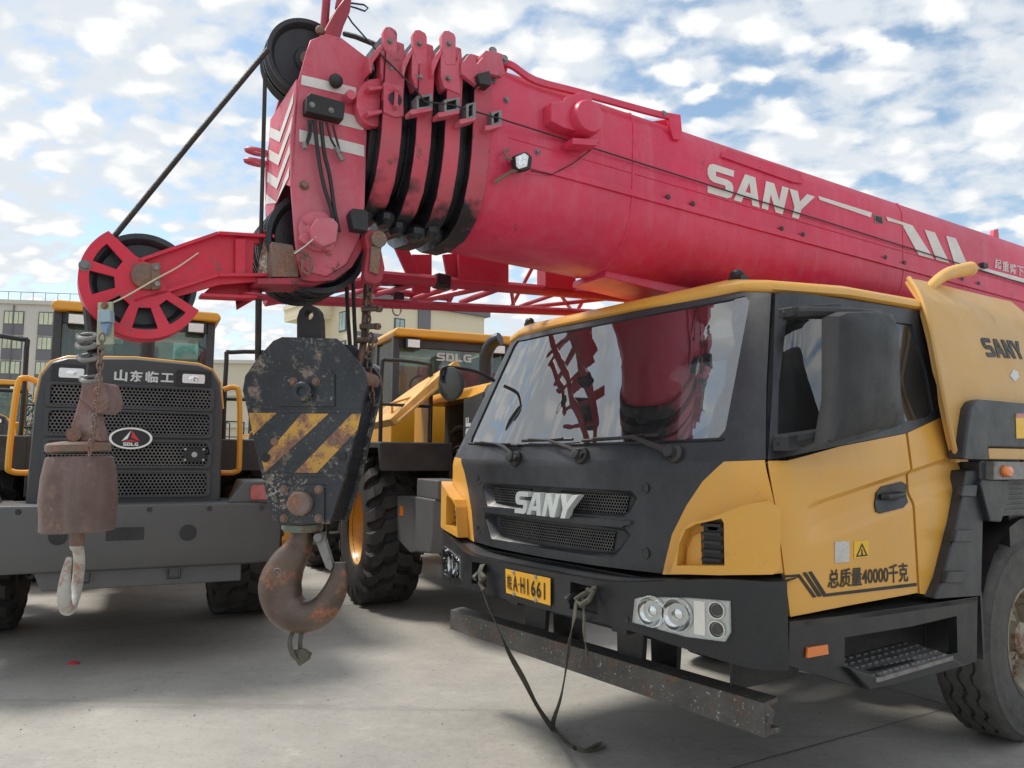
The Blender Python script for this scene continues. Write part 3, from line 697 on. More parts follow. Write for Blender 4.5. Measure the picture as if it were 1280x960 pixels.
hnd = near([(1094, 640), (1094, 616), (1101, 608), (1126, 602), (1132, 606), (1134, 628), (1128, 635), (1100, 642)], (2.2, 1.3))
for mir in (False, True):
    mb = MB(T); dsf = Surf(T, lambda s, t: cabfn(s, t+.165*max(0, _cp(s).y-.35))); unsh = lambda o: [(a, b-.165*max(0, _cp(a).y-.35)) for a, b in o]; dsf.panel(mb, unsh(door), [], 0, .02, .05, mir, .0125); dr = part('cab_door', mb, M_['yel'], crane, .005)
    mb = MB(T); dsf.panel(mb, unsh(rear), [], 0, .02, .05, mir, .0125); part('cab_side_panel', mb, M_['yel'], crane, .005)
    mb = MB(T); cab.panel(mb, upper, [wfront[::-1], wq[::-1]], -.003, .03, .06, mir); part('side_window_frame', mb, M_['blk2'], crane, .004)
    mb = MB(T); cab.panel(mb, wfront, [], -.014, .004, .1, mir); cab.panel(mb, wq, [], -.014, .004, .1, mir); part('side_window', mb, M_['sglass'], crane, split=True)
    mb = MB(T); cab.panel(mb, hnd, [], .006, .008, .03, mir); ho = part('door_handle', mb, M_['blk'], dr, .003)
    ca = sum(a for a, b in hnd)/8; cz = sum(b for a, b in hnd)/8; sg = -1 if mir else 1
    mb = MB(T); mb.tube([cab.P(sg*(ca+dx), cz+dz, sg*h if False else h) for dx, dz, h in ((-.085, .005, .006), (-.07, .005, .028), (0, .008, .034), (.07, .012, .028), (.085, .012, .006))], .014, 8); part('handle_grip', mb, M_['blk'], ho)
mb = MB(T); cab.panel(mb, [(1.13, 1.56), (1.33, 1.56), (1.28, 2.29), (1.1, 2.29)], [], -.03, .02, .05); cab.panel(mb, [(1.13, 1.56), (1.33, 1.56), (1.28, 2.29), (1.1, 2.29)], [], -.03, .02, .05, True); part('pillar_gap_strip', mb, M_['cab_in'], crane, split=True)  # dark strips added behind the A-pillars to block the light slit
# decals on the near door
def stik(pts, m, nm, par=None, off=.003):
    mb = MB(T); cab.panel(mb, near(pts, (1.8, 1.1)), [], off, .002, .05); return part(nm, mb, m, par or dr0)
dr0 = [o for o in crane.children if o.name == 'cab_door'][0]
for pl_ in ([(977, 719), (999, 717.5), (1020, 746), (1016, 747), (997, 720.5), (977, 722)], [(1003, 716), (1007, 715), (1027, 745), (1022, 746)], [(1010, 715), (1014, 714), (1032, 742), (1145, 728.5), (1145, 732.5), (1029, 746)]):
    stik(pl_[::-1], M_['blkl'], 'door_stripe')
def ftext(surf, txt, q, m, nm, par, bold=.012, off=.003, g=(1.8, 1), cx=1):
    p, t, w, h = fonttext(txt, bold); M = quadmap(*[surf.inv(*k, g) for k in q]); mb = MB(surf.f)
    surf.flat(mb, [M(k) for k in p], t, off, 0, None); return part(nm, mb, m, par)
ftext(cab, '总质量40000千克', ((1034, 736), (1135, 727), (1134, 703), (1035, 712)), M_['blkl'], 'gross_mass_text', dr0, .018)
st = stik([(1043, 704), (1043, 677), (1061, 676), (1061, 702)][::-1], M_['sticker'], 'round_sticker')
st = stik([(1067, 698), (1067, 676.5), (1085, 675), (1085, 696)][::-1], M_['ystk'], 'warning_sticker')
mb = MB(T)
for tri in ([(1069, 696), (1076.5, 679), (1083.5, 694.5)],):
    o_ = near(tri, (1.8, 1.1))[::-1]; c_ = (sum(a for a, b in o_)/3, sum(b for a, b in o_)/3)
    i_ = [(c_[0]+(a-c_[0])*.72, c_[1]+(b-c_[1])*.72) for a, b in o_]; cab.panel(mb, o_, [i_[::-1]], .005, .001, None)
    cab.panel(mb, [(c_[0]-.006, c_[1]-.015), (c_[0]+.006, c_[1]-.015), (c_[0]+.003, c_[1]+.012), (c_[0]-.003, c_[1]+.012)], [], .005, .001, None)
part('warning_triangle', mb, M_['blkl'], st)
# --- interior
mb = MB(T)
mb.box((0, 1.0, 1.0), (2.3, 1.4, .06)); mb.box((0, 1.74, 1.3), (2.16, .05, .62)); mb.box((0, 1.74, 2.27), (2.0, .05, .14)); mb.box((-1.0, 1.74, 1.9), (.16, .05, .66)); mb.box((1.0, 1.74, 1.9), (.12, .05, .66)); mb.box((.1, 1.74, 1.9), (.06, .04, .62)); mb.box((0, .6, 1.42), (2.1, .35, .22)); mb.box((0, .42, 1.1), (2.2, .06, .8))
part('cab_interior', mb, M_['cab_in'], crane)
for sx in (-.6, .62):
    mb = MB(T); mb.box((sx, 1.15, 1.4), (.5, .5, .16)); mb.box((sx, 1.42, 1.75), (.48, .14, .62), Matrix.Rotation(R(-8), 4, 'X')); mb.box((sx, 1.47, 2.1), (.28, .1, .16))
    part('cab_seat', mb, M_['seat'], crane, .03); mb = MB(T); mb.prism([(sx-.04, 1.36, 2.0), (sx-.01, 1.36, 2.0), (sx+.14, .98, 1.5), (sx+.11, .98, 1.5)], (.02, 0, 0)); part('seat_belt', mb, M_['blkl'], crane)
mb = MB(T); c = Vector((.62, .82, 1.68)); ax = Vector((0, -.5, 1)).normalized()
u = Vector((1, 0, 0)); w = ax.cross(u)
mb.tube([c+(u*math.cos(a)+w*math.sin(a))*.21 for a in [2*math.pi*k/28 for k in range(28)]], .014, 8, closed=True)
mb.tube([c-u*.2, c, c+u*.2], .012, 6); mb.cyl(c, c-ax*.3, .03); part('steering_wheel', mb, M_['blk'], crane)
mb = MB(T); mb.ball((.95, .75, 1.63), .045, 12, (1, 1, .8)); mb.ball((1.0, .78, 1.6), .03, 10); part('red_cloth', mb, M_['redcloth'], crane)
# --- wipers
def onS(px, py, off, g=(0, 1.6)): a = cab.inv(px, py, g, off); return cab.P(a[0], a[1], off)
for base, elbow, tipa, tipb in (((646, 574), (630, 559), (594, 553), (648, 557)), ((728, 570), (712, 560), (653, 551), (716, 549)), ((845, 568), (790, 546), (728, 551), (822, 544))):
    mb = MB(T); b0 = onS(*base, .03); mb.lathe(onS(*base, .0), (0, -1, .3), [(.042, -.03), (.042, .015), (.028, .03), (.026, .055), (.001, .06)], 16)
    m0 = onS((tipa[0]+tipb[0])/2, (tipa[1]+tipb[1])/2, .035, (0, 1.62))
    mb.tube([b0, onS(*elbow, .05), m0], [.016, .011, .007], 8); wo = part('wiper_arm', mb, M_['blkm'], crane)
    mb = MB(T); P = [onS(tipa[0]+(tipb[0]-tipa[0])*k/6, tipa[1]+(tipb[1]-tipa[1])*k/6, .016+.006*math.sin(math.pi*k/6), (0, 1.62)) for k in range(7)]
    mb.tube(P, .008, 6); mb.tube([P[1]+Vector((0, -.012, .006)), m0, P[5]+Vector((0, -.012, .006))], .006, 6); part('wiper_blade', mb, M_['blkm'], wo)
# --- round mirror inside the far corner
mb = MB(T); a = onS(617, 470, -.03, (-1, 1.9)); b = onS(628, 496, -.06, (-.9, 1.8)); c = onS(627, 511, -.06, (-.9, 1.75))
mb.tube([a, b, c], .006, 6); mb.lathe(c, ray(627, 511).xyz*0+Vector((.35, -1, .1)), [(.01, -.02), (.062, -.018), (.066, 0), (.06, .006), (.001, .006)], 20); part('blind_spot_mirror', mb, M_['mirror'], crane)
# --- near wing mirror (and its twin)
def mirror(mir):
    sg = -1 if mir else 1
    fl = lambda p: (sg*p[0], p[1], p[2])
    xm = 1.36; r_ = [hit(T, *p, 'x', xm) for p in ((1040, 394), (1052, 389), (1098, 388), (1109, 391), (1115, 404), (1119, 530), (1112, 536), (1080, 542), (1030, 556), (1040, 500))]
    cy = sum(p.y for p in r_)/len(r_); cz = sum(p.z for p in r_)/len(r_)
    def ring(x, k): return [fl((x, cy+(p.y-cy)*k, cz+(p.z-cz)*k)) for p in r_]
    mb = MB(T); mb.loft([ring(xm-.06, .9), ring(xm-.05, .97), ring(xm-.02, 1), ring(xm+.025, .96), ring(xm+.05, .82), ring(xm+.06, .4)], flip=mir); mo = part('mirror_housing', mb, M_['mirror'], crane, 0, 40)
    mb = MB(T)
    for pts, r1, r2 in (([(978, 393, 1.14), (1010, 391, 1.22), (1062, 392, 1.33), (1100, 394, 1.34)], .028, .024), ([(968, 553, 1.2), (1000, 549, 1.26), (1050, 541, 1.33), (1080, 535, 1.34)], .032, .03)):
        P = [fl(hit(T, a, b, 'x', c)) for a, b, c in pts]; mb.tube(P, [r1, r1, r2, r2], 8)
    for pts in ([(975, 386), (1036, 381), (1038, 391), (976, 398)], [(966, 564), (966, 545), (1004, 540), (1008, 549), (1003, 560)]):
        mb.prism([fl((1.13 if pts[0][1] < 450 else 1.2, p.y, p.z)) for p in [hit(T, *q_, 'x', 1.14 if pts[0][1] < 450 else 1.2) for q_ in pts]], (sg*.07, 0, 0))
    mb.pxprism([(1000, 562), (1080, 518), (1100, 505), (1116, 530), (1080, 543), (1030, 558)], 'x', 1.33, .05) if not mir else None
    part('mirror_arm', mb, M_['mirror'], mo, .004, split=True)
mirror(False)
# --- bumper
_bp = arcpath(catmull([(0, -.035, 0), (.3, -.03, 0), (.52, -.01, 0), (.62, .01, 0), (.9, .1, 0), (1.14, .18, 0), (1.22, .225, 0), (1.255, .3, 0), (1.26, .45, 0)], 8))
bot = lambda a: .845-.02*sm(.6, 1.2, a)
def bfn(s, t):
    p = _bp(s); return (math.copysign(p.x, s) if s else 0, p.y, t)
bs = Surf(T, bfn)
bR = [bs.inv(*p, (1, 1)) for p in ((763, 728), (850, 727), (985, 727), (985, 838), (920, 806), (850, 792), (763, 781), (690, 762))]
hl_o = bs.outline([(793, 777), (796, 748), (803, 746), (860, 747), (913, 751), (914, 790), (908, 801), (860, 795)], (.7, 1))
holeR = bs.outline([(712, 761), (713, 727), (746, 735), (747, 769)], (.3, 1))
zT, zT2 = 1.035, 1.085
def ztop(a): a = abs(a); return bR[0][1]*(1-sm(.5, 1.2, a))+(bR[2][1])*sm(.5, 1.2, a)
def zbt(a): a = abs(a); return (bR[6][1])*(1-sm(.5, 1.25, a))+bR[3][1]*sm(.5, 1.25, a)
SM = 1.335
e = [(-SM+2*SM*k/40) for k in range(41)]
outer = [(a, zbt(a)) for a in e]+[(a, ztop(a)) for a in e[::-1]]
hl_l = [(-a, b) for a, b in hl_o][::-1]; hole_l = [(-a, b) for a, b in holeR][::-1]
mb = MB(T); bs.panel(mb, outer, [h[::-1] for h in (hl_o, hl_l, holeR, hole_l)], 0, .05, .06); bump = part('bumper', mb, M_['blk'], crane, .01)
mb = MB(T)   # top ledge
mb.loft([[tuple(bs.P(a, ztop(a)-.006, -.01)) for a in e], [(lambda p: (p[0]*.97, p[1]+.2, p[2]+.012))(bs.P(a, ztop(a), 0)) for a in e]], closed=False, cap=False); part('bumper_ledge', mb, M_['hood'], bump)
mb = MB(T)
for h in (holeR, hole_l): bs.panel(mb, [(min(a for a, b in h)-.02, min(b for a, b in h)-.02), (max(a for a, b in h)+.02, min(b for a, b in h)-.02), (max(a for a, b in h)+.02, max(b for a, b in h)+.02), (min(a for a, b in h)-.02, max(b for a, b in h)+.02)], [], -.12, .01, None)
for sx in (.66, -.66, .2, -.75): p = bs.P(sx, .87 if abs(sx) > .3 else .86, .001); mb.lathe(p, (0, -1, 0), [(.012, 0), (.012, .002), (.001, .002)], 12)
part('towing_recess', mb, M_['blkm'], bump, split=True)
mb = MB(T)
for sx in (.33, -.43):
    mb.tube([(sx, .12, .93), (sx, -.02, .925), (sx, -.045, .905)], .018, 8)
part('towing_pin', mb, M_['blkm'], bump, split=True)
for sg, ho_ in ((1, hl_o), (-1, hl_l)):
    mb = MB(T); bs.panel(mb, ho_, [], .0015, .02, .06); hp = part('headlight', mb, M_['lamp'], bump)
    ss = [a for a, b in hl_o]; s0, s1 = min(ss), max(ss); z0 = min(b for a, b in hl_o); z1 = max(b for a, b in hl_o)
    def hP(u, v, off): return bs.P(sg*(s0+(s1-s0)*u), z0+(z1-z0)*v, off+.0175)
    mb = MB(T); nrm = (hP(.5, .5, .1)-hP(.5, .5, 0))*10
    for u, v, r in ((.2, .5, .062), (.47, .5, .066)):
        c = hP(u, v, -.018); mb.lathe(c, nrm, [(r*.35, -.005), (r*.6, .0), (r*.9, .008), (r, .014), (r*1.03, .014), (r*1.02, .01)], 24, cap=False)
        mb.lathe(c, nrm, [(r*.36, 0), (r*.36, .01), (r*.2, .014), (.001, .015)], 16)
    part('reflector', mb, M_['chrome'], hp, split=True)
    mb = MB(T); mbd = MB(T)
    for v in (.28, .74):
        c = hP(.87, v, -.018); mb.lathe(c, nrm, [(.03, 0), (.034, .014), (.03, .014), (.025, .004)], 20, cap=False); mbd.lathe(c, nrm, [(.023, .003), (.021, .01), (.012, .013), (.001, .014)], 16)
    bs.panel(mb, [(sg*(s0+(s1-s0)*u), z0+(z1-z0)*v) for u, v in ((.64, .08), (.75, .08), (.75, .9), (.64, .9))][::1 if sg > 0 else -1], [], .006, .006, None)
    part('indicator_lamp', mb, M_['chrome'], hp); part('small_lamp', mbd, M_['mirror'], hp, split=True)
    mb = MB(T); bs.panel(mb, ho_, [], .0185, .0165, .05); part('headlight_lens', mb, M_['lens'], hp)
# number plate
pq = [bs.inv(*p, (0, .95), .012) for p in ((633, 741), (688, 757), (688, 723), (632, 711))]
mb = MB(T); bs.panel(mb, pq, [], .014, .004, None); npz = part('number_plate', mb, M_['plate'], bump, .001)
Mq = quadmap(*pq)
mb = MB(T)
fr2 = [Mq(p) for p in ((.02, .05), (.98, .05), (.98, .95), (.02, .95))]; fi2 = [Mq(p) for p in ((.03, .085), (.97, .085), (.97, .915), (.03, .915))]
def plt(txt, x0, x1, y0=.17, y1=.8, bold=.02):
    p, t, w, h = fonttext(txt, bold); bs.flat(mb, [Mq((x0+(x1-x0)*a, y0+(y1-y0)*b)) for a, b in p], t, .0165, 0, None)
plt('皖', .045, .15); plt('A', .18, .29); plt('·', .31, .335, .44, .54)
for i, ch in enumerate('H1661'):
    x0 = .36+i*.12; plt(ch, x0+(.035 if ch == '1' else 0), x0+(.06 if ch == '1' else .095))
part('plate_characters', mb, M_['blkl'], npz)
mb = MB(T)
for u in (.2, .7):
    for v in (.06, .94): a = Mq((u, v)); mb.bolt(bs.P(a[0], a[1], .016), (0, -1, 0), .007, .006)
part('plate_bolt', mb, M_['steel'], npz, split=True)
# ------------------------------------------------------------------ carrier below and behind the cab
X1 = plane(T, 'x', 1.245)
def XP(val, pts, guess=(1, 1)): s = plane(T, 'x', val); return s, [s.inv(p[0], p[1], guess) for p in pts]
# step housing under the door
s_, o_ = XP(1.25, [(986, 832), (1010, 840), (1083, 862), (1128, 853), (1205, 832), (1221, 826), (1222, 746), (1160, 755), (1060, 769), (987, 778)])
_, h_ = XP(1.25, [(1056, 832), (1090, 840), (1150, 826), (1197, 816), (1196, 770), (1140, 783), (1056, 797)])
mb = MB(T); s_.panel(mb, o_, [h_[::-1]], 0, .04, .2); sh_ = part('step_housing', mb, M_['blk'], crane, .012)
mb = MB(T)
s_.panel(mb, [(.33, .6), (1.93, .55), (1.93, .9), (.33, .92)], [], -.3, .01, None); mb.box((1.1, 1.915, .73), (.28, .02, .33))
p1 = hit(T, 1060, 768, 'x', 1.25); p2 = hit(T, 1222, 746, 'x', 1.25); p0 = hit(T, 987, 777, 'x', 1.25)
mb.prism([(1.25, p0.y, p0.z-.004), (1.25, p1.y, p1.z-.004), (1.25, p2.y, p2.z-.004), (.95, p2.y, p2.z), (.95, p0.y, p0.z)], (0, 0, -.02))
mb.prism([(1.25, .34, .75), (1.25, p2.y-.0, .58), (.9, p2.y, .56), (.9, .34, .72)], (0, 0, .015)) if False else None
part('step_recess', mb, M_['blkm'], sh_)
tr = [hit(T, *p, 'z', .645) for p in ((1058, 832), (1132, 812), (1180, 822), (1096, 842))]
tr = [Vector((1.02, hit(T, 1060, 832, 'x', 1.25).y, .655)), Vector((1.02, hit(T, 1192, 816, 'x', 1.25).y, .655)), Vector((1.29, hit(T, 1186, 822, 'x', 1.27).y, .65)), Vector((1.29, hit(T, 1092, 842, 'x', 1.27).y, .65))]
mb = MB(T); mb.prism(tr, (0, 0, -.018))
a, b, c, d = tr
for i in range(14):
    for j in range(5):
        u = (i+.5+(j % 2)*.4)/14.5; v = (j+.6)/5.2; p = (a*(1-u)+b*u)*(1-v)+(d*(1-u)+c*u)*v
        mb.box(p+Vector((0, 0, .003)), (.014, .034, .008))
part('step_tread', mb, M_['galv'], sh_)
s2, fp = XP(1.27, [(1085, 862), (1128, 853), (1203, 832), (1190, 823), (1094, 845), (1058, 834)])
mb = MB(T); s2.panel(mb, fp, [], .012, .2, None); part('step_lip', mb, M_['blk'], sh_, .006)
s3, am = XP(1.25, [(1006, 822), (1007, 809), (1032, 805), (1033, 817)])
mb = MB(T); s3.panel(mb, am, [], .012, .012, None); part('side_marker_lamp', mb, M_['orange'], sh_, .003)
# fender bracket behind the door
s4, fb = XP(1.25, [(1163, 748), (1174, 722), (1192, 650), (1203, 588), (1226, 586), (1224, 660), (1222, 744)])
mb = MB(T); s4.panel(mb, fb, [], .02, .12, None)
fbr = part('fender_bracket', mb, M_['blk2'], crane, .01)
mb = MB(T)
for pts in ([(1196, 620), (1199, 606), (1217, 606), (1215, 621)], [(1187, 677), (1191, 662), (1213, 662), (1210, 677)], [(1176, 728), (1180, 714), (1205, 714), (1200, 728)]):
    s_b, q = XP(1.27, pts); s_b.panel(mb, q, [], .022, .03, None)
part('bracket_rib', mb, M_['blk2'], fbr, .008, split=True)
# engine cowl with black side plate
XC = 1.27
def cowlfn(y, z):
    x = XC-.16*max(0, z-1.95)/.5*max(0, min(1, 1))-.02*max(0, 2.05-y) if True else XC
    x -= .35*max(0, z-2.38)**1*1.6
    return (x, y, z)
cw = Surf(T, cowlfn)
co = cw.outline([(1210, 577), (1197, 577), (1190, 548), (1181, 505), (1173, 462), (1166, 425), (1157, 390), (1148, 366), (1136, 348), (1150, 350), (1180, 357), (1225, 368), (1282, 382), (1282, 502), (1225, 500), (1213, 508)], (1.9, 2))
co2 = [p if p[0] < 2.4 else (2.4, p[1]) for p in co]; zt_ = [p for p in co if p[0] > 2.4]
yE = 3.2
ctop = [co[8], co[9], co[10], co[11], (yE, co[11][1]-.0)]
out_ = co[:12]+[(yE, co[12][1]+.0), (yE, co[13][1])]+co[14:]
mb = MB(T); cw.panel(mb, out_, [], 0, .03, .08); cwo = part('engine_cowl', mb, M_['yelp'], crane, .01)
# rolled front lip and roof of the cowl
lip = [Vector(cowlfn(*p)) for p in co[1:9]]
mb = MB(T); top = [Vector(cowlfn(*p)) for p in [co[10], co[11], (yE, co[11][1])]]
mb.loft([[tuple(p) for p in top], [(p.x-.1, p.y+.03, p.z+.012) for p in top], [(p.x-.25, p.y+.25, p.z-.2) for p in top], [(p.x-.6, p.y+.4, p.z-.5) for p in top]], closed=False, cap=False)
part('cowl_top', mb, M_['yelp'], cwo)
mb = MB(T); pts = catmull(lip, 4); mb.tube(pts, .014, 8); part('cowl_lip', mb, M_['yelp'], cwo)
mb = MB(T); mb.prism([(.95, 1.98, 1.3), (.95, yE, 1.3), (.3, yE, 1.3), (.3, 1.98, 1.3)], (0, 0, .95)); part('engine_block', mb, M_['cab_in'], crane)
shp, wd = word('SANY')
cq = [cw.inv(*p, (2.3, 2.1), .0) for p in ((1234, 446), (1234, 423), (1279, 449))]
hh = cq[1][1]-cq[0][1]; sc = hh; dz = (cq[2][1]-cq[0][1])/(cq[2][0]-cq[0][0])
mb = MB(T); cw.glyphs(mb, shp, lambda p: (cq[0][0]+p[0]*sc*.95, cq[0][1]+p[1]*sc*.95+dz*p[0]*sc*.95), .004, .002, .2); part('cowl_lettering', mb, M_['blkl'], cwo)
mb = MB(T); cw.panel(mb, [cw.inv(*p, (2.4, 2)) for p in ((1262, 470), (1266, 462), (1272, 465), (1273, 472), (1268, 477))][::-1], [], .003, .001, None); part('paint_patch', mb, M_['whitep'], cwo)
# black side plate
sp_, q = XP(1.31, [(1205, 574), (1210, 530), (1213, 510), (1218, 502), (1226, 499), (1282, 503), (1282, 559), (1236, 559), (1236, 575)])
yR = 3.2
q = q[:5]+[(yR, q[5][1]), (yR, q[6][1])]+q[7:]
mb = MB(T); sp_.panel(mb, q, [], 0, .08, None); spo = part('side_plate', mb, M_['blk2'], crane, .012)
q_ = [sp_.inv(*p, (2.4, 1.7)) for p in ((1270, 548), (1269, 517), (1290, 517), (1290, 548))]
mb = MB(T); sp_.panel(mb, q_[::-1] if False else [q_[0], q_[3], q_[2], q_[1]], [], .003, .002, None); so_ = part('side_sticker', mb, M_['ystk'], spo)
mb = MB(T); sp_.panel(mb, [(q_[1][0], q_[1][1]-.022), (q_[2][0], q_[2][1]-.022), q_[2], q_[1]], [], .005, .001, None); part('sticker_heading', mb, M_['redlens'], so_)
s5, q = XP(1.3, [(1237, 574), (1236, 560), (1282, 560), (1282, 575)]); q[2] = (yR, q[2][1]); q[3] = (yR, q[3][1])
mb = MB(T); s5.panel(mb, [q[0], q[3], q[2], q[1]], [], 0, .05, None); part('cowl_lower_strip', mb, M_['yelp'], cwo, .004)
s6, q = XP(1.33, [(1243, 600), (1243, 577), (1282, 578), (1282, 600)]); q[2] = (yR, q[2][1]); q[3] = (yR, q[3][1])
mb = MB(T); s6.panel(mb, [q[0], q[3], q[2], q[1]], [], 0, .06, None); lb = part('side_light_strip', mb, M_['galv'], crane, .004)
c = hit(T, 1256, 589, 'x', 1.33)
mb = MB(T); mb.loft([[(1.332+h, c.y+.052*k*math.cos(a), c.z+.03*k*math.sin(a)) for a in [2*math.pi*i/20 for i in range(20)]] for h, k in ((0, 1), (.012, 1), (.022, .8), (.026, .3))]); part('amber_side_lamp', mb, M_['orange'], lb)
s7, q = XP(1.29, [(1226, 600), (1225, 576), (1243, 576), (1243, 600)]); mb = MB(T); s7.panel(mb, q[::1], [], 0, .1, None)
s8, q = XP(1.3, [(1238, 652), (1226, 605), (1228, 599), (1262, 600), (1261, 622), (1256, 640), (1252, 653)]); s8.panel(mb, q, [], 0, .05, None); part('outrigger_bracket', mb, M_['blk2'], crane, .008, split=True)
mb = MB(T); s9, q = XP(1.22, [(1252, 645), (1258, 600), (1282, 600), (1282, 642)]); q[2] = (yR, q[2][1]); q[3] = (yR, q[3][1]); s9.panel(mb, q, [], 0, .5, None)
for k in range(6):
    z = q[0][1]+.02+k*(q[1][1]-q[0][1]-.03)/6; s9.panel(mb, [(q[0][0], z), (yR, z), (yR, z+.012), (q[0][0], z+.012)], [], .01, .012, None)
part('ribbed_deck_side', mb, M_['blk2'], crane)
# intake elbow above the cowl
mb = MB(T); P = [hit(T, *p, 'x', 1.0) for p in ((1160, 362), (1172, 350), (1188, 341), (1213, 336))]
mb.tube(catmull(P, 5), [.024+.0013*k for k in range(16)], 14); part('exhaust_elbow', mb, M_['wood'], crane)
# red slewing platform and operator cabin behind the carrier cab
mb = MB(T); mb.box((-.3, 4.6, 1.75), (1.3, 2.6, .8)); mb.box((.85, 4.2, 1.9), (.1, 1.6, .9)); mb.box((-1.0, 3.4, 2.0), (.12, .9, 1.0)); ss_ = part('slewing_platform', mb, M_['reddirty'], crane, .02)
mb = MB(T)
for a, b in (((-.9, 2.0, 1.6), (.1, 2.1, 2.1)), ((-.6, 2.0, 1.5), (.5, 2.1, 2.2)), ((.2, 2.0, 1.5), (-.4, 2.1, 2.2))): mb.tube([a, ((a[0]+b[0])/2, 2.2, (a[2]+b[2])/2+.1), b], .018, 6)
part('hydraulic_hose', mb, M_['rubber'], ss_, split=True)
# chassis frame, axle, springs
mb = MB(T)
for sx in (-.42, .42): mb.box((sx, 3.3, .88), (.1, 6.2, .26))
for y in (.45, 1.6, 3.6, 5.6): mb.box((0, y, .88), (.8, .1, .2))
mb.box((0, 4.6, 1.2), (2.3, 4.2, .35)); mb.box((0, 1.1, 1.0), (1.9, 1.5, .3)); mb.box((0, .3, .93), (1.7, .3, .2))
part('chassis_frame', mb, M_['blkm'], crane)
mb = MB(T); mb.cyl((-1.0, 2.66, .52), (1.0, 2.66, .52), .07); mb.ball((0, 2.56, .5), .16, 14)
for sx in (-.5, .5):
    for k in range(5): mb.box((sx, 2.56, .62+k*.018), (.08, 1.3-.2*k, .014))
part('front_axle', mb, M_['blkm'], crane)
# wheel arch liner
mb = MB(T)
for sg in (1, -1):
    mb.loft([[(sg*x, 2.66+.68*math.cos(a), .56+.68*math.sin(a)) for a in [R(15+150*k/14) for k in range(15)]] for x in (1.19, .75)], closed=False, cap=False, flip=sg < 0)
part('wheel_arch', mb, M_['blkm'], crane, split=True)
# wheels
def truck_wheel(y, sg, first=None):
    c = Vector((sg*1.02, y, .555)); ax = Vector((sg, 0, 0)); Rr = .555; w = .155
    mb = MB(T); n = 96
    prof = [(.27, -w*.7), (.29, -w*.9), (.36, -w*1.04), (.47, -w*1.0), (.52, -w*.93), (Rr-.014, -w*.86), (Rr, -w*.74), (Rr+.001, -w*.5), (Rr-.018, -w*.46), (Rr-.018, -w*.42), (Rr+.003, -w*.38), (Rr+.003, -w*.08), (Rr-.018, -w*.04), (Rr-.018, w*.04), (Rr+.003, w*.08), (Rr+.003, w*.38), (Rr-.018, w*.42), (Rr-.018, w*.46), (Rr+.001, w*.5), (Rr, w*.74), (Rr-.014, w*.86), (.52, w*.93), (.515, w*.985), (.505, w*.99), (.47, w*1.0), (.46, w*1.03), (.45, w*1.03), (.36, w*1.04), (.33, w*1.0), (.325, w*1.03), (.29, w*.9), (.27, w*.7)]
    u = Vector((0, 0, 1)); wv = ax.cross(u); rings = []
    for i, (r, h) in enumerate(prof):
        ring = []
        for k in range(n):
            a = 2*math.pi*k/n; zig = .011*(1 if (k//2) % 2 else -1) if 7 <= i <= 18 else 0
            rr = r-(.014 if k % 4 == 0 and i in (5, 6, 19, 20) else 0)
            ring.append(c+ax*(h+zig)+(u*math.cos(a)+wv*math.sin(a))*rr)
        rings.append(ring)
    mb.loft(rings, cap=False); wh = part('wheel', mb, M_['rub2'], crane, 0, 40)
    mb = MB(T); mb.lathe(c, ax, [(.275, -w*.8), (.262, -w*.6), (.25, w*.2), (.258, w*.55), (.285, w*.75), (.292, w*.92), (.283, w*.96), (.262, w*.8), (.24, w*.45), (.235, -.0), (.2, -.02), (.15, -.01), (.14, .03), (.085, .035), (.085, .1), (.06, .11), (.001, .11)], 48)
    rm = part('rim', mb, M_['rimc'], wh)
    mb = MB(T)
    for k in range(10):
        a = 2*math.pi*k/10; mb.bolt(c+ax*-.005+(u*math.cos(a)+wv*math.sin(a))*.17, ax, .016, .035)
    for k in range(8):
        a = 2*math.pi*(k+.5)/8; p = c+ax*.0+(u*math.cos(a)+wv*math.sin(a))*.218; mb.lathe(p, ax, [(.022, -.012), (.022, -.008), (.001, -.008)], 10)
    part('wheel_nuts', mb, M_['rimc'], wh)
for y in (2.66, 4.3):
    for sg in (1, -1): truck_wheel(y, sg)
# underrun beam and its hangers
yb = .27; A = hit(T, 563, 762, 'y', yb); A2 = hit(T, 567, 788, 'y', yb); B1 = hit(T, 955, 879, 'y', yb); B2 = hit(T, 956, 922, 'y', yb)
zA, zB = (A.z+B1.z)/2, (A2.z+B2.z)/2
mb = MB(T); prof = [(yb, B1.z), (yb+.09, B1.z+.01), (yb+.09, B1.z-.01), (yb+.012, B1.z-.02), (yb+.012, B2.z+.03), (yb+.1, B2.z+.02), (yb+.1, B2.z), (yb, B2.z)]
n = 14
mb.loft([[(A.x+(B1.x-A.x)*k/n, p[0], p[1]+.015*math.sin(math.pi*k/n)*0+(A.z-B1.z)*(1-k/n)*(1 if p[1] > zB+.06 else (A2.z-B2.z)/(A.z-B1.z+1e-9))) for p in prof] for k in range(n+1)])
bm_ = part('underrun_beam', mb, M_['beam'], crane, .003)
mb = MB(T); mb.prism([(B1.x, yb, B1.z), (B1.x+.02, yb+.02, (B1.z+B2.z)/2+.03), (B1.x, yb, B2.z), (B1.x-.05, yb-.004, B2.z), (B1.x-.05, yb-.004, B1.z)], (0, .02, 0)); part('beam_end', mb, M_['beam'], bm_)
mb = MB(T)
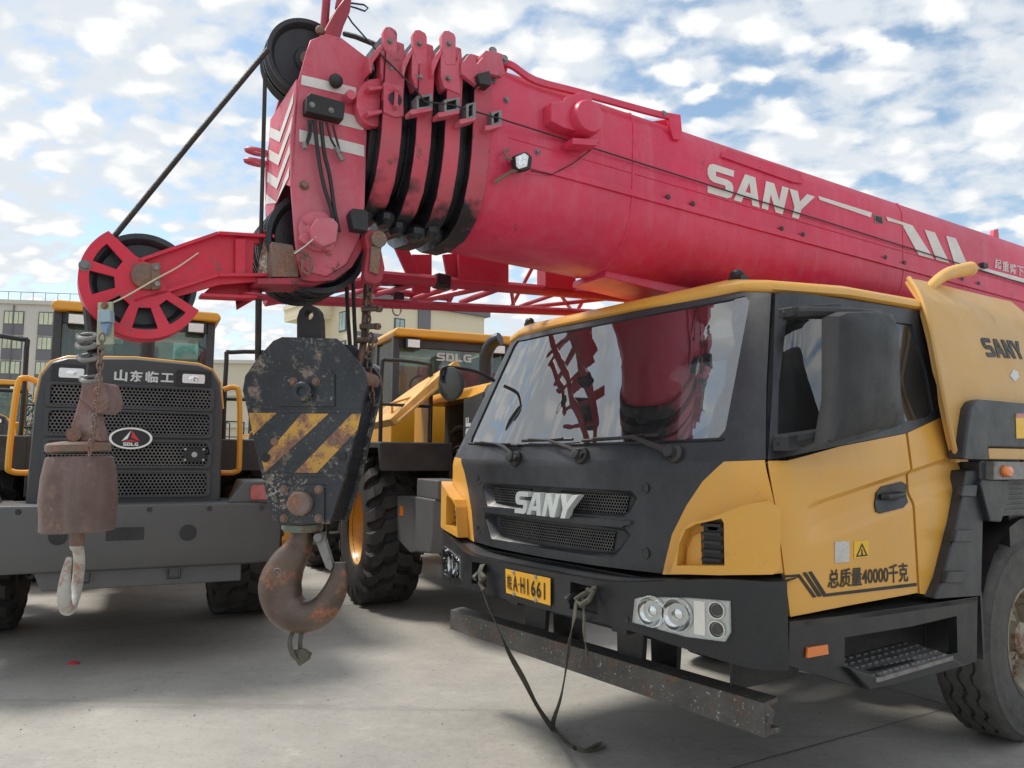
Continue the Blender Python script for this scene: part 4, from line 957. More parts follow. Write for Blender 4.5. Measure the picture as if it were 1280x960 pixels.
for px0, px1, yy, top in ((655, 684, .36, 745), (690, 730, .5, 745), (770, 806, .34, 780), (812, 850, .5, 780)):
    a = hit(T, px0, top+20, 'y', yy); b = hit(T, px1, top+20, 'y', yy)
    w_ = (b.x-a.x); mb.prism([(a.x, yy, .95), (b.x, yy, .95), (b.x-w_*.05, yy, .72), (b.x-w_*.15, yb+.05 if False else yy, .5), (a.x+w_*.05, yy, .5)], (0, .03, 0)); mb.box(((a.x+b.x)/2, (yy+yb+.08)/2, .52), (abs(w_)*.7, abs(yy-yb)+.02, .03))
part('beam_hanger', mb, M_['blkm'], bm_, .003, split=True)
# ------------------------------------------------------------------ webbing strap tied to the bumper (hangs: a thing of its own)
def ribbon(mb, pts, w, th, twist=0, n=5):
    P = catmull(pts, n); R_ = []
    for i, p in enumerate(P):
        d = (P[min(i+1, len(P)-1)]-P[max(i-1, 0)]).normalized(); a = twist*i/len(P)+.3*math.sin(i*.5)
        s0 = Vector((1, 0, 0)); s0 = (s0-d*s0.dot(d)).normalized(); t0 = d.cross(s0)
        s1 = s0*math.cos(a)+t0*math.sin(a); t1 = d.cross(s1)
        R_.append([p+s1*w/2+t1*th/2, p-s1*w/2+t1*th/2, p-s1*w/2-t1*th/2, p+s1*w/2-t1*th/2])
    mb.loft(R_)
def tp(px, py, y): return hit(T, px, py, 'y', y)
gz = lambda px, py: T.inverted() @ (Vector((0, 0, CH))+ray(px, py)*(-(CH-.008)/ray(px, py).z))
mb = MB(T)
ribbon(mb, [tp(606, 702, .05), tp(603, 708, -.05), tp(600, 722, -.075), tp(606, 745, -.075), tp(618, 775, -.06), tp(634, 812, .0), tp(655, 850, .08), tp(673, 885, .22), gz(692, 912), gz(712, 932), gz(735, 940), gz(757, 933)], .03, .004, 2.2)
ribbon(mb, [tp(735, 742, -.06), tp(722, 748, -.085), tp(718, 770, -.085), tp(712, 800, -.05), tp(707, 840, .05), tp(700, 875, .18), gz(691, 908), gz(705, 926), gz(728, 938), gz(750, 928)], .03, .004, 3)
ribbon(mb, [tp(728, 748, -.085), tp(730, 770, -.09), tp(730, 790, -.09), tp(734, 820, -.085)], .022, .005, 1)
mb.tube([tp(745, 735, .0), tp(740, 738, -.06), tp(728, 744, -.09), tp(720, 748, -.08), tp(727, 756, -.09), tp(736, 750, -.1), tp(741, 741, -.08), tp(733, 737, -.09)], .012, 8)
mb.tube([tp(603, 706, -.0), tp(600, 714, -.06), tp(606, 722, -.08), tp(600, 728, -.08), tp(605, 738, -.08)], .013, 8)
solo('webbing_strap', mb, M_['strap'], 'frayed olive webbing strap hanging from the crane bumper down to the concrete', 'strap', m4=T)
# ================================================================== boom
Bm = frame((-.20035, 3.7, 3.02678), math.degrees(math.atan2(-.862, .505)), 2.0)
def BH(px, py, x): return hit(Bm, px, py, 'x', x)
SEC = [(0, .33), (.24, .33), (.305, .3), (.335, .235), (.34, .15), (.34, -.05), (.34, -.16), (.325, -.26), (.285, -.35), (.22, -.425), (.13, -.47), (0, -.487)]
def sect(k, dz=0, kz=None, grow=0):
    kz = kz or k
    half = [(x*k+(grow if x > .1 else 0)*1.0, -.08+(z+.08)*kz+dz-(grow*(1 if z < -.3 else (-1 if z > .25 else 0)))) for x, z in SEC]
    return half+[(-x, z) for x, z in half[-2:0:-1]]
def tubeB(mb, sec0, y0, y1, sec1=None): mb.loft([[(x, y0, z) for x, z in sec0], [(x, y1, z) for x, z in (sec1 or sec0)]], flip=True)
bo = MB(Bm)
LB = 7.5
tubeB(bo, sect(1), -.1, LB); boom = part('boom', bo, M_['red'], crane, .0, 40)
# collar of the base section
def collar(y0, y1, k, grow, m, nm='boom_collar', kz=None, dz=0, inner=.8):
    mb = MB(Bm); a = sect(k, dz, kz, grow); b = sect(k*inner, dz, (kz or k)*inner)
    mb.loft([[(x, y1, z) for x, z in b], [(x, y1, z) for x, z in a], [(x, y0, z) for x, z in a], [(x, y0, z) for x, z in b], [(x, y0+.05, z) for x, z in b]], cap=False)
    mb2 = MB(Bm); mb2.loft([[(x*.998, y0-.002, z*.998) for x, z in a], [(x, y0-.002, z) for x, z in b]], cap=False, flip=True); cc = part(nm, mb, m, boom, .006, 40); part('collar_face', mb2, M_['grease'], cc); return cc
collar(-.19, -.1, 1.0, .02, M_['collar'])
# inner sections and their greasy heads, 2nd 3rd 4th
mb = MB(Bm); tubeB(mb, sect(.9), -.32, -.05); part('boom_section', mb, M_['grease'], boom)
mb = MB(Bm); tubeB(mb, sect(.82), -.46, -.2); part('boom_section', mb, M_['grease'], boom)
mb = MB(Bm); tubeB(mb, sect(.76), -.62, -.35); part('boom_section', mb, M_['grease'], boom)
mb = MB(Bm); tubeB(mb, sect(.66), -.8, -.5); part('boom_section', mb, M_['grease'], boom)
C3 = collar(-.325, -.25, .97, .035, M_['collar']); C2 = collar(-.45, -.378, .93, .03, M_['collar'], dz=-.0); C1 = collar(-.595, -.505, .88, .025, M_['collar'], dz=-.0)
# grease pads at the underside
rr_ = random.Random(3)
for k in range(7):
    mb = MB(Bm); y = -.56+.07*k; x = .05+.16*rr_.random(); mb.ball((x, y, -.5+.02*abs(k-3)), .05, 10, (1.4, .9, .8)); part('grease_lump', mb, M_['grease'], boom)
# upstanding lugs at the near top corner of each section head
def lug(cx, yc, w, px_top, coll, disc=False):
    mb = MB(Bm)
    x = cx
    # channel-shaped bracket: front plate with rounded top, rear rib
    def P(px, py): return hit(Bm, px, py, 'x', x)
    return mb
def lugs(pl, x, coll):
    mb = MB(Bm)
    mb.pxprism(pl[0], 'x', x+.003, -.03)
    mb.pxprism(pl[1], 'x', x, -.07)
    for q in pl[2:]: mb.pxprism(q, 'x', x+.004, -.1)
    return part('head_lug', mb, M_['redf'], coll, .006)
def shf(pts, dx, dy): return [(a+dx, b+dy) for a, b in pts]
blade = [(480, 52), (479, 40), (482, 33), (488, 33), (495, 37), (497, 42), (497, 76), (485, 76), (480, 60)]
bracket = [(462, 72), (480, 52), (484, 55), (484, 100), (480, 100), (480, 160), (476, 160), (476, 100), (466, 92)]
rib = [(497, 64), (501, 59), (504, 62), (505, 100), (505, 118), (484, 104), (484, 76), (495, 76), (497, 72)]
L1 = lugs([blade, [(476, 66), (480, 62), (497, 76), (504, 62), (505, 120), (480, 106), (476, 90)], [(461, 72), (477, 54), (479, 60), (467, 78), (465, 92), (462, 90)]], .31, C1)
L2 = lugs([shf(blade, 37, 4), [(515, 68), (518, 64), (533, 80), (539, 64), (540, 118), (520, 110), (515, 95)], [(503, 78), (515, 59), (517, 64), (508, 84), (505, 96), (503, 94)]], .34, C2)
L3 = lugs([shf(blade, 73, 5), [(551, 70), (554, 66), (569, 80), (574, 68), (576, 118), (556, 110), (551, 95)], [(540, 76), (551, 60), (553, 65), (545, 84), (541, 96), (540, 92)]], .37, C3)
L4 = lugs([[(577, 80), (586, 68), (590, 66), (594, 70), (596, 80), (612, 62), (620, 64), (628, 70), (632, 92), (628, 96), (612, 92), (604, 100), (600, 110), (577, 92)], [(577, 78), (590, 66), (594, 72), (594, 80), (582, 92)], [(604, 90), (604, 66), (608, 62), (614, 64), (614, 94)]], .385, boom)
for L_, pts, x in ((L1, [(487, 52), (488, 87)], .33), (L2, [(524, 55), (525, 97)], .36), (L3, [(561, 55), (560, 98)], .39)):
    mb = MB(Bm)
    for p in pts: mb.bolt(BH(p[0], p[1], x-.018), (1, 0, 0), .009, .014)
    part('lug_bolt', mb, M_['galv'], L_, split=True)
# disc plate on the first head
mb = MB(Bm); c = BH(472, 124, .3); 
mb.pxprism([(477, 97), (462, 99), (451, 108), (446, 120), (446, 134), (450, 146), (457, 154), (466, 158), (478, 158)], 'x', .285, -.05)
mb.pxprism([(459, 108), (478, 107), (478, 111), (463, 113)], 'x', .33, -.06); mb.pxprism([(458, 139), (478, 137), (478, 141), (462, 145)], 'x', .33, -.06)
part('head_disc_plate', mb, M_['redf'], C1, .004)
mb = MB(Bm); mb.pxprism([(480, 102), (504, 108), (505, 145), (494, 146), (480, 140)], 'x', .335, -.03)
co_ = part('locking_cover', mb, M_['redf'], C1, .003)
mb = MB(Bm); c = BH(494, 124, .337); mb.lathe(c, (1, 0, 0), [(.026, -.004), (.03, .002), (.001, .002)], 20); part('cover_hole', mb, M_['grease'], co_)
mb = MB(Bm); mb.box(c+Vector((.008, 0, 0)), (.01, .014, .075)); mb.bolt(c+Vector((.012, 0, .036)), (1, 0, 0), .008, .012); mb.bolt(c+Vector((.012, 0, -.036)), (1, 0, 0), .008, .012); part('cover_bar', mb, M_['redf'], co_)
# rope guide boxes on the section heads
for (a, b, w, h, x, dk) in ((531, 127, 20, 20, .4, C2), (565, 131, 19, 19, .42, C3), (589, 138, 12, 22, .43, boom), (621, 147, 13, 20, .4, boom)):
    mb = MB(Bm); o = [(a-w/2, b-h/2+3), (a+w/2, b-h/2), (a+w/2, b+h/2-2), (a-w/2, b+h/2)]; i = [(a-w/2+3, b-h/2+6), (a+w/2-4, b-h/2+3), (a+w/2-4, b+h/2-5), (a-w/2+3, b+h/2-3)]
    P1 = [BH(*q, x) for q in o]; P2 = [BH(*q, x) for q in i]
    for k in range(4):
        j = (k+1) % 4; mb.prism([P1[k], P1[j], P2[j], P2[k]], (-.06, 0, 0))
    g_ = part('rope_guide', mb, M_['galv'], dk, .002)
    mb = MB(Bm); mb.pxprism([(a-w/2-8, b+h/2), (a+w/2, b+h/2-3), (a+w/2, b+h/2+1), (a-w/2-6, b+h/2+6), (a-w/2-8, b+h/2+5)], 'x', x-.0, -.06); part('guide_bracket', mb, M_['redf'], g_, .002)
    mb = MB(Bm); mb.pxprism([(a-w/2+4, b-h/2+6), (a+w/2-5, b-h/2+4), (a+w/2-5, b+h/2-6), (a-w/2+4, b+h/2-4)], 'x', x-.04, -.01); part('guide_roller', mb, M_['blkm'], g_)
# strip rail along the near side, top edge, sensors and lettering
bside = Surf(Bm, lambda a, b: (.34, a, b))
mb = MB(Bm); mb.prism([(.338, .0, -.115), (.338, LB, -.115), (.338, LB, -.15), (.338, .0, -.15)], (.014, 0, 0)); mb.prism([(.338, 0, -.025), (.338, LB, -.025), (.338, LB, -.03), (.338, 0, -.03)], (.006, 0, 0)); rail = part('side_rail', mb, M_['red'], boom, .004)
mb = MB(Bm)
for y in (.95, 1.12, 1.8, 1.98, 2.75, 2.95, 3.6, 3.8): mb.lathe((.353, y, -.105), (1, 0, 0), [(.014, -.002), (.014, .003), (.001, .003)], 12)
part('rail_screw', mb, M_['blkm'], rail, split=True)
sq = [bside.inv(*p, (1.5, .1)) for p in ((884, 241), (1008, 277), (1018, 246), (884, 203))]; print('boom sany', sq)
shp, wd = word('SANY')
mb = MB(Bm); Mq = quadmap(*sq); bside.glyphs(mb, shp, lambda p: Mq((p[0]/wd, p[1])), .004, .002); part('boom_lettering', mb, M_['white'], boom)
def bpoly(pts, m, nm, off=.004, par=boom):
    mb = MB(Bm); o = [bside.inv(*p, (2.5, .1)) for p in pts]; ar = sum(o[i-1][0]*o[i][1]-o[i][0]*o[i-1][1] for i in range(len(o)))
    bside.panel(mb, o if ar > 0 else o[::-1], [], off, .002, None); return part(nm, mb, m, par)
bpoly([(1022, 245), (1089, 266), (1088, 272), (1024, 250)], M_['white'], 'boom_stripe')
bpoly([(1107, 271), (1140, 282), (1167, 324), (1148, 319), (1127, 281), (1109, 276)], M_['white'], 'boom_stripe')
bpoly([(1155, 287), (1168, 291), (1186, 329), (1170, 325)], M_['white'], 'boom_stripe')
bpoly([(1182, 295), (1194, 298), (1210, 334), (1193, 331)], M_['white'], 'boom_stripe')
bpoly([(1222, 338), (1222, 333), (1300, 354), (1300, 359)], M_['white'], 'boom_stripe')
mb = MB(Bm)
for ch, a, b in zip('起重臂下', (1243, 1252.5, 1261.5, 1270.5), (324, 327, 330, 333)):
    p, t, w, h = fonttext(ch, .01); q = quadmap(*[bside.inv(*k, (3, .1)) for k in ((a-.2, b+11.5), (a+8, b+13), (a+8, b+1), (a-.2, b-1))]); bside.flat(mb, [q(k) for k in p], t, .004, 0, None)
part('boom_warning_text', mb, M_['white'], boom)
bpoly([(1092, 268), (1103, 271), (1104, 280), (1093, 278)], M_['galv'], 'inspection_port', .003); 
bpoly([(1094, 270), (1101, 272), (1102, 279), (1095, 276)], M_['blkm'], 'inspection_hole', .006)
# reinforcing plate on the upper edge
bpoly([(906, 186), (1000, 217), (1004, 230), (990, 228), (900, 196)], M_['red'], 'edge_plate', .008)
# motor box on the side
mb = MB(Bm); mb.pxprism([(679, 158), (679, 134), (694, 134), (698, 128), (716, 122), (730, 126), (730, 170), (718, 172), (694, 166)], 'x', .34, .07); mo = part('motor_box', mb, M_['red'], boom, .006)
mb = MB(Bm); c = BH(733, 148, .42); mb.lathe(c-Vector((.09, 0, 0)), (1, 0, 0), [(.085, 0), (.085, .1), (.075, .125), (.001, .13)], 28); mb.pxprism([(716, 172), (748, 174), (747, 182), (716, 180)], 'x', .44, -.08); part('box_drum', mb, M_['red'], mo, .003)
mb = MB(Bm); mb.tube([BH(748, 178, .4), BH(735, 190, .37), BH(715, 205, .36), BH(690, 218, .35), BH(664, 214, .37)], .003, 5)
part('box_cable', mb, M_['rubber'], mo)
# work lamp
mb = MB(Bm); mb.pxprism([(643, 194), (658, 189), (666, 196), (664, 211), (652, 214), (645, 210)], 'x', .42, -.04); wl = part('work_lamp', mb, M_['blk'], boom, .006)
mb = MB(Bm); mb.pxprism([(645, 196), (656, 191), (661, 195), (659, 208), (649, 211), (646, 208)], 'x', .428, -.006); lp_ = part('work_lamp_lens', mb, M_['lamp'], wl, .002)
mb = MB(Bm)
for a, b in ((650, 198), (655, 196), (650, 204), (655, 203)): mb.bolt(BH(a, b, .428), (1, 0, 0), .008, .003)
part('work_lamp_leds', mb, M_['chrome'], wl)
mb = MB(Bm); mb.tube([BH(652, 212, .4), BH(640, 214, .4), (lambda p: p)(BH(628, 222, .37)), BH(618, 228, .345)], .009, 6); mb.tube([BH(645, 200, .4), BH(634, 198, .39), BH(630, 190, .37), BH(636, 186, .36)], .006, 6); part('work_lamp_bracket', mb, M_['rusty'], wl)
mb = MB(Bm)
for a, b in ((633, 125), (617, 100), (672, 190)): mb.bolt(BH(a, b, .342), (1, 0, 0), .01, .012)
part('boom_stud', mb, M_['galv'], boom, split=True)
for y in (.72, 2.95, 4.9):
    mb = MB(Bm); tubeB(mb, sect(1, grow=.004), y, y+.014); part('weld_seam', mb, M_['red'], boom, .003)
# junction pads near the collar
mb = MB(Bm); mb.pxprism([(597, 92), (612, 88), (615, 100), (614, 107), (600, 104)], 'x', .42, -.06); part('wear_pad', mb, M_['blkm'], boom, .003)
# bent strap bar over the top
P = [BH(628, 80, .3), BH(640, 84, .32), BH(668, 102, .33), BH(720, 116, .33), BH(770, 130, .33), BH(818, 143, .33), BH(838, 147, .33)]
mb = MB(Bm); P = catmull(P, 4); mb.loft([[(p.x, p.y, p.z+.016), (p.x+.02, p.y, p.z+.016), (p.x+.02, p.y, p.z-.016), (p.x, p.y, p.z-.016)] for p in P]); hb = part('hose_guard_bar', mb, M_['red'], boom, .003)
mb = MB(Bm); mb.pxprism([(836, 146), (838, 141), (851, 143), (853, 165), (850, 175), (842, 174), (838, 160)], 'x', .35, -.02); mb.pxprism([(810, 152), (838, 148), (840, 162), (824, 162)], 'x', .3, -.2)
mb.pxprism([(604, 66), (614, 62), (630, 68), (636, 82), (632, 97), (620, 95), (604, 88)], 'x', .3, -.1)
part('guard_bracket', mb, M_['red'], hb, .004, split=True)
mb = MB(Bm)
for a, b in ((616, 64), (630, 74), (829, 143)): mb.bolt(BH(a, b, .34), (1, 0, 0), .014, .014)
part('guard_bolt', mb, M_['galv'], hb, split=True)
mb = MB(Bm); mb.pxprism([(1233, 298), (1242, 296), (1243, 287), (1248, 286), (1250, 306), (1244, 308)], 'x', .3, -.03); part('boom_top_bracket', mb, M_['red'], boom, .003)
mb = MB(Bm); mb.box(BH(1230, 332, .36), (.03, .06, .035)); part('cable_clamp', mb, M_['blkm'], boom, .004)
# underslung plates and keel
mb = MB(Bm); mb.pxprism([(756, 346), (758, 338), (776, 336), (960, 378), (960, 392), (860, 372)], 'x', .1, -.3); part('keel_plate', mb, M_['red'], boom, .004)
# head cables
mb = MB(Bm); mb.tube([BH(430, 12, .1), BH(440, 28, .2), BH(470, 62, .3), BH(500, 92, .36), BH(520, 112, .41), BH(531, 127, .41), BH(565, 131, .42), BH(589, 138, .42), BH(621, 147, .4), BH(700, 172, .36), (.352, 1.5, .02), (.352, 3.2, .0), (.352, 5, -.02)], .004, 5); part('length_cable', mb, M_['rubber'], boom)
# ------------------------------------------------------------------ boom head
HW = .23
mb = MB(Bm)
ck = [(369, 300), (364, 232), (363, 170), (372, 104), (384, 62), (388, 50), (408, 42), (427, 47), (462, 74), (459, 156), (456, 258), (449, 300), (434, 330), (408, 346), (385, 340), (372, 325)]
mb.pxprism(ck, 'x', HW, -.018); hd = part('boom_head', mb, M_['redf'], crane, .004)
mb = MB(Bm); L_ = [hit(Bm, *p, 'x', HW) for p in ck]; mb.prism([(-.2, p.y, p.z) for p in L_], (-.018, 0, 0)); part('far_cheek_plate', mb, M_['redf'], hd, .004)
# front closing plate with chevrons, between the cheeks
fy = lambda p: p
pt, pb = hit(Bm, 374, 100, 'x', HW), hit(Bm, 366, 240, 'x', HW)
mb = MB(Bm); mb.prism([(HW-.0, pt.y-.012, pt.z), (-.215, pt.y-.012, pt.z), (-.215, pb.y-.012, pb.z+.05), (-.1, pb.y-.012, pb.z-.06), (-.02, pb.y-.012, pb.z+.02), (.08, pb.y-.012, pb.z+.08), (HW, pb.y-.012, pb.z+.02)], (0, .012, 0)); fp_ = part('head_front_plate', mb, M_['redf'], hd, .002)
def fpl(x, t): return (x, pt.y-.012+(pb.y-pt.y)*t-.0, pt.z+(pb.z-pt.z)*t)
fs = Surf(Bm, lambda a, b: fpl(a, b))
mb = MB(Bm); white = MB(Bm)
for k in range(4):
    t = .1+k*.22
    for sg in (1, -1):
        a, b = (0.01, .21) if sg > 0 else (-.19, .01)
        q = [(a, t+(.2 if a < .02 and a > -.02 else 0)), (b, t+(.2 if abs(b-.01) < .001 else 0)), (b, t+.1+(.2 if abs(b-.01) < .001 else 0)), (a, t+.1+(.2 if a < .02 and a > -.02 else 0))]
        fsx = [Vector(fpl(u, min(.97, v)))+Vector((0, -.003, 0)) for u, v in q]
        white.face([white.v(p) for p in fsx])
part('chevron_marking', white, M_['white'], fp_)
hside = Surf(Bm, lambda a, b: (HW, a, b))
for pts in ([(377, 94), (445, 110), (445, 122), (376, 106)], [(425, 140), (456, 148), (454, 163), (424, 156)], [(374, 162), (455, 182), (455, 196), (374, 177)]):
    mb = MB(Bm); o = [hside.inv(*p, (-.8, 0)) for p in pts]; hside.panel(mb, o[::-1], [], .003, .002, None); part('white_band', mb, M_['white'], hd)
# wiring box and hoses
mb = MB(Bm); mb.pxprism([(378, 128), (383, 123), (424, 134), (426, 138), (424, 156), (378, 146)], 'x', HW, .06); jb = part('junction_box', mb, M_['mirror'], hd, .005)
mb = MB(Bm)
for a, b in ((390, 131), (414, 138)): mb.bolt(BH(a, b, HW+.06), (1, 0, 0), .008, .005)
part('box_screw', mb, M_['galv'], jb, split=True)
hoses = ([(385, 150), (386, 165), (383, 178), (382, 184)], [(393, 150), (397, 190), (404, 230), (414, 262), (420, 290)], [(401, 152), (405, 190), (412, 220), (418, 262), (424, 290)], [(408, 152), (413, 172), (420, 185), (424, 192)], [(416, 156), (420, 172), (424, 186)], [(389, 150), (388, 168), (384, 180)])
for i, h in enumerate(hoses):
    mb = MB(Bm); mb.tube(catmull([BH(a, b, HW+.04-.01*k/ len(h)) for k, (a, b) in enumerate(h)], 4), .0085 if i in (1, 2) else .005, 7); part('control_hose', mb, M_['rubber'], jb)
mb = MB(Bm); mb.cyl(BH(420, 184, HW+.03), BH(428, 201, HW+.03), .012, 10); mb.cyl(BH(381, 178, HW+.03), BH(381, 186, HW+.03), .01, 10); part('hose_plug', mb, M_['galv'], jb, split=True)
mb = MB(Bm); c = BH(417, 105, HW); mb.ball(c+Vector((.03, 0, 0)), .03, 14, (1, 1, 1)); part('head_knob', mb, M_['rubber'], hd)
mb = MB(Bm); c = BH(433, 125, HW); mb.cyl(c, c+Vector((.06, 0, 0)), .022, 14, .02); part('head_stub', mb, M_['redf'], hd)
mb = MB(Bm); c = BH(380, 232, HW); mb.bolt(c, (1, 0, 0), .014, .02); part('head_bolt', mb, M_['rusty'], hd)
# pivot boss low on the cheek
mb = MB(Bm); c = BH(398, 290, HW); mb.lathe(c, (1, 0, 0), [(.085, 0), (.085, .02), (.06, .028), (.06, .05), (.001, .05)], 28)
mb.pxprism([(385, 288), (392, 276), (412, 276), (419, 284), (416, 306), (400, 312), (388, 304)], 'x', HW+.05, .05); bs_ = part('pivot_boss', mb, M_['redf'], hd, .008)
mb = MB(Bm)
for a, b in ((384, 276), (380, 300), (408, 308)): mb.lathe(BH(a, b, HW+.02), (1, 0, 0), [(.022, 0), (.022, .03), (.001, .032)], 14)
part('boss_pin', mb, M_['redf'], bs_, split=True)
mb = MB(Bm); rg = [BH(385, 318, HW+.03), BH(378, 326, HW+.03), BH(378, 338, HW+.03), BH(385, 343, HW+.03), BH(390, 336, HW+.03), BH(388, 324, HW+.03)]
mb.tube(rg, .006, 6, closed=True); mb.tube([BH(368, 316, HW+.02), BH(376, 314, HW+.04), BH(384, 320, HW+.03), BH(377, 322, HW+.03)], .008, 6); part('lynch_ring', mb, M_['rusty'], bs_)
mb = MB(Bm); mb.tube([BH(368, 317, HW+.04), BH(382, 307, HW+.06), BH(395, 296, HW+.1)], .003, 5); part('white_tie', mb, M_['whitep'], bs_)
# connector box at the rear of the head
mb = MB(Bm); mb.pxprism([(438, 266), (441, 260), (458, 262), (461, 266), (460, 289), (442, 286)], 'x', HW+.1, -.06); cb_ = part('limit_switch_box', mb, M_['mirror'], hd, .004)
mb = MB(Bm); mb.pxprism([(455, 292), (462, 287), (475, 287), (481, 295), (482, 303), (477, 310), (482, 335), (478, 352), (470, 356), (458, 352), (455, 345), (459, 312)], 'x', HW+.06, -.05); rs_ = part('rope_socket_arm', mb, M_['reddirty'], hd, .01)
mb = MB(Bm); c = BH(472, 300, HW+.06); mb.lathe(c, (1, 0, 0), [(.034, 0), (.034, .02), (.02, .024), (.001, .03)], 20); part('socket_pin', mb, M_['rusty'], rs_)
mb = MB(Bm); mb.pxprism([(463, 308), (476, 310), (472, 344), (461, 340)], 'x', HW+.062, .012); part('socket_wedge', mb, M_['rusty'], rs_, .003)
# top hardware: rope retainer clamp
mb = MB(Bm); mb.pxprism([(394, 60), (400, 46), (412, 24), (424, 8), (432, 10), (430, 26), (422, 44), (418, 58), (408, 66), (398, 66)], 'x', .1, .09); tcl = part('top_clamp', mb, M_['reddirty'], hd, .01)
mb = MB(Bm); mb.cyl(BH(404, 52, .1), BH(409, -12, .1), .018, 10); mb.cyl(BH(424, 12, .12), BH(428, -10, .12), .02, 10); part('clamp_post', mb, M_['reddirty'], tcl, split=True)
mb = MB(Bm); mb.tube([BH(430, 6, .12), BH(445, 10, .12), BH(456, 14, .12), BH(460, 10, .12), BH(455, 6, .12), BH(440, 4, .12)], .004, 6, closed=True); part('lynch_wire', mb, M_['rope'], tcl)
mb = MB(Bm); mb.cyl(BH(410, 50, .19), BH(410, 70, .19), .014, 10); mb.ball(BH(412, 68, .19), .018, 10); mb.ball(BH(400, 38, .18), .02, 10); part('clamp_pin', mb, M_['rusty'], tcl)
mb = MB(Bm); mb.tube([BH(430, 42, -.05), BH(445, 46, 0), BH(470, 56, .05), BH(480, 62, .1)], .012, 6); part('hoist_rope', mb, M_['rope'], hd)
# sheaves
def sheave(c, r, w, parent, mat_, nm='sheave', web=True):
    c = Vector(c); mb = MB(Bm)
    mb.lathe(c-Vector((w/2, 0, 0)), (1, 0, 0), [(.04, .3*w), (.3*r, .3*w), (.34*r, .38*w), (.8*r, .38*w), (.86*r, .1*w), (r*.9, 0), (r, 0), (r, .12*w), (r*.88, .45*w), (r*.88, .55*w), (r, .88*w), (r, w), (r*.9, w), (.86*r, .9*w), (.8*r, .62*w), (.34*r, .62*w), (.3*r, .8*w), (.04, .8*w), (.001, .8*w)], 56)
    return part(nm, mb, mat_, parent, 0, 30)
c = BH(362, 74, .0); print('top sheave', c); shv = sheave((.02, -.85, .215), .178, .065, hd, M_['blk2'])
sheave((-.07, -.85, .215), .174, .06, hd, M_['blk2'])
for x in (.12, .03, -.06, -.15): sheave((x, -.78, -.62), .215, .07, hd, M_['grease'])
mb = MB(Bm); mb.cyl((-.24, -.78, -.62), (.28, -.78, -.62), .045); mb.cyl((-.2, -.85, .215), (.05, -.85, .215), .035); part('sheave_pin', mb, M_['rusty'], hd, split=True)
# rounded lower guard of the head
mb = MB(Bm); mb.pxprism([(372, 325), (385, 340), (408, 346), (434, 330), (449, 300), (457, 292), (453, 312), (440, 334), (418, 350), (396, 352), (378, 350)], 'x', HW+.012, -.02); part('lower_guard', mb, M_['reddirty'], hd, .003)
# shackle eyes on the far side of the head
mb = MB(Bm); 
for dz in (0, -.05):
    c = Vector(hit(Bm, 322, 190, 'x', -.22))+Vector((0, 0, dz)); mb.tube([c+Vector((.0, .05*math.cos(a), .0))+Vector((.028*math.sin(a), 0, 0)) for a in [2*math.pi*k/14 for k in range(14)]], .01, 6, closed=True); mb.tube([c+Vector((0, .05, 0)), c+Vector((0, .12, 0))], .016, 6)
part('eye_lug', mb, M_['redf'], hd, split=True)
# ------------------------------------------------------------------ auxiliary single-line arm with spoked guard disc
XA = .1
ac = Vector((XA, -1.405, -.862))
mb = MB(Bm)
arm = [(165, 330), (195, 321), (272, 294), (340, 298), (342, 303), (318, 304), (316, 346), (340, 347), (340, 351), (275, 356), (240, 366), (170, 386), (160, 378), (172, 352)]
mb.pxprism(arm, 'x', XA+.02, -.012); am_ = part('auxiliary_arm', mb, M_['auxred'], crane, .003)
def flange(pts, w0, w1):
    P = [BH(a, b, XA+.02) for a, b in pts]; mb = MB(Bm)
    for p, q in zip(P, P[1:]):
        d = (q-p).normalized(); n = Vector((0, -d.z, d.y))*.012; mb.prism([p+Vector((w1, 0, 0)), q+Vector((w1, 0, 0)), q-Vector((w0, 0, 0)), p-Vector((w0, 0, 0))], n)
    return part('arm_flange', mb, M_['auxred'], am_, .002)
flange([(172, 330), (200, 320), (272, 295), (341, 299)], .1, .03); flange([(168, 380), (225, 362), (272, 347), (341, 347)], .1, .03)
flange([(252, 370), (300, 372), (322, 372)], .08, .0)
mb = MB(Bm); mb.pxprism([(255, 366), (275, 348), (318, 350), (322, 372), (300, 372)], 'x', XA-.06, -.012); part('arm_web', mb, M_['auxred'], am_, .003)
mb = MB(Bm); mb.pxprism([(293, 300), (306, 300), (306, 346), (293, 346)], 'x', XA+.022, .02); part('arm_stiffener', mb, M_['auxred'], am_, .002)
# guard disc with cut-outs (built on the boom-side plane)
def cpl(r, a): return (ac.y+r*math.cos(a), ac.z+r*math.sin(a))
ds = Surf(Bm, lambda a, b: (XA+.05, a, b))
cc_ = ds.inv(180, 352, (ac.y, ac.z)); Rg = .215
def cp(r, deg): return (cc_[0]+r*math.cos(R(deg)), cc_[1]+r*math.sin(R(deg)))
A0, A1 = 128, 338
outl = [cp(Rg, A0+(A1-A0)*k/40) for k in range(41)]+[cp(.09, 345), cp(.07, 60), cp(.1, 112)]
holes = []
for c0, c1 in ((138, 164), (176, 204), (218, 248), (262, 290), (304, 328)):
    holes.append([cp(.18, c0+(c1-c0)*k/6) for k in range(7)]+[cp(.1, c1-2), cp(.1, c0+2)])
mb = MB(Bm); ds.panel(mb, outl, [h[::-1] for h in holes], 0, .012, None); gd = part('sheave_guard', mb, M_['auxred'], am_, .002)
mb = MB(Bm); mb.loft([[(XA+.05, *cp(Rg, A0+(A1-A0)*k/40)) for k in range(41)], [(XA-.06, *cp(Rg, A0+(A1-A0)*k/40)) for k in range(41)]], closed=False, cap=False); part('guard_rim', mb, M_['auxred'], gd)
sheave((XA-.02, cc_[0], cc_[1]), .19, .075, am_, M_['blk2'])
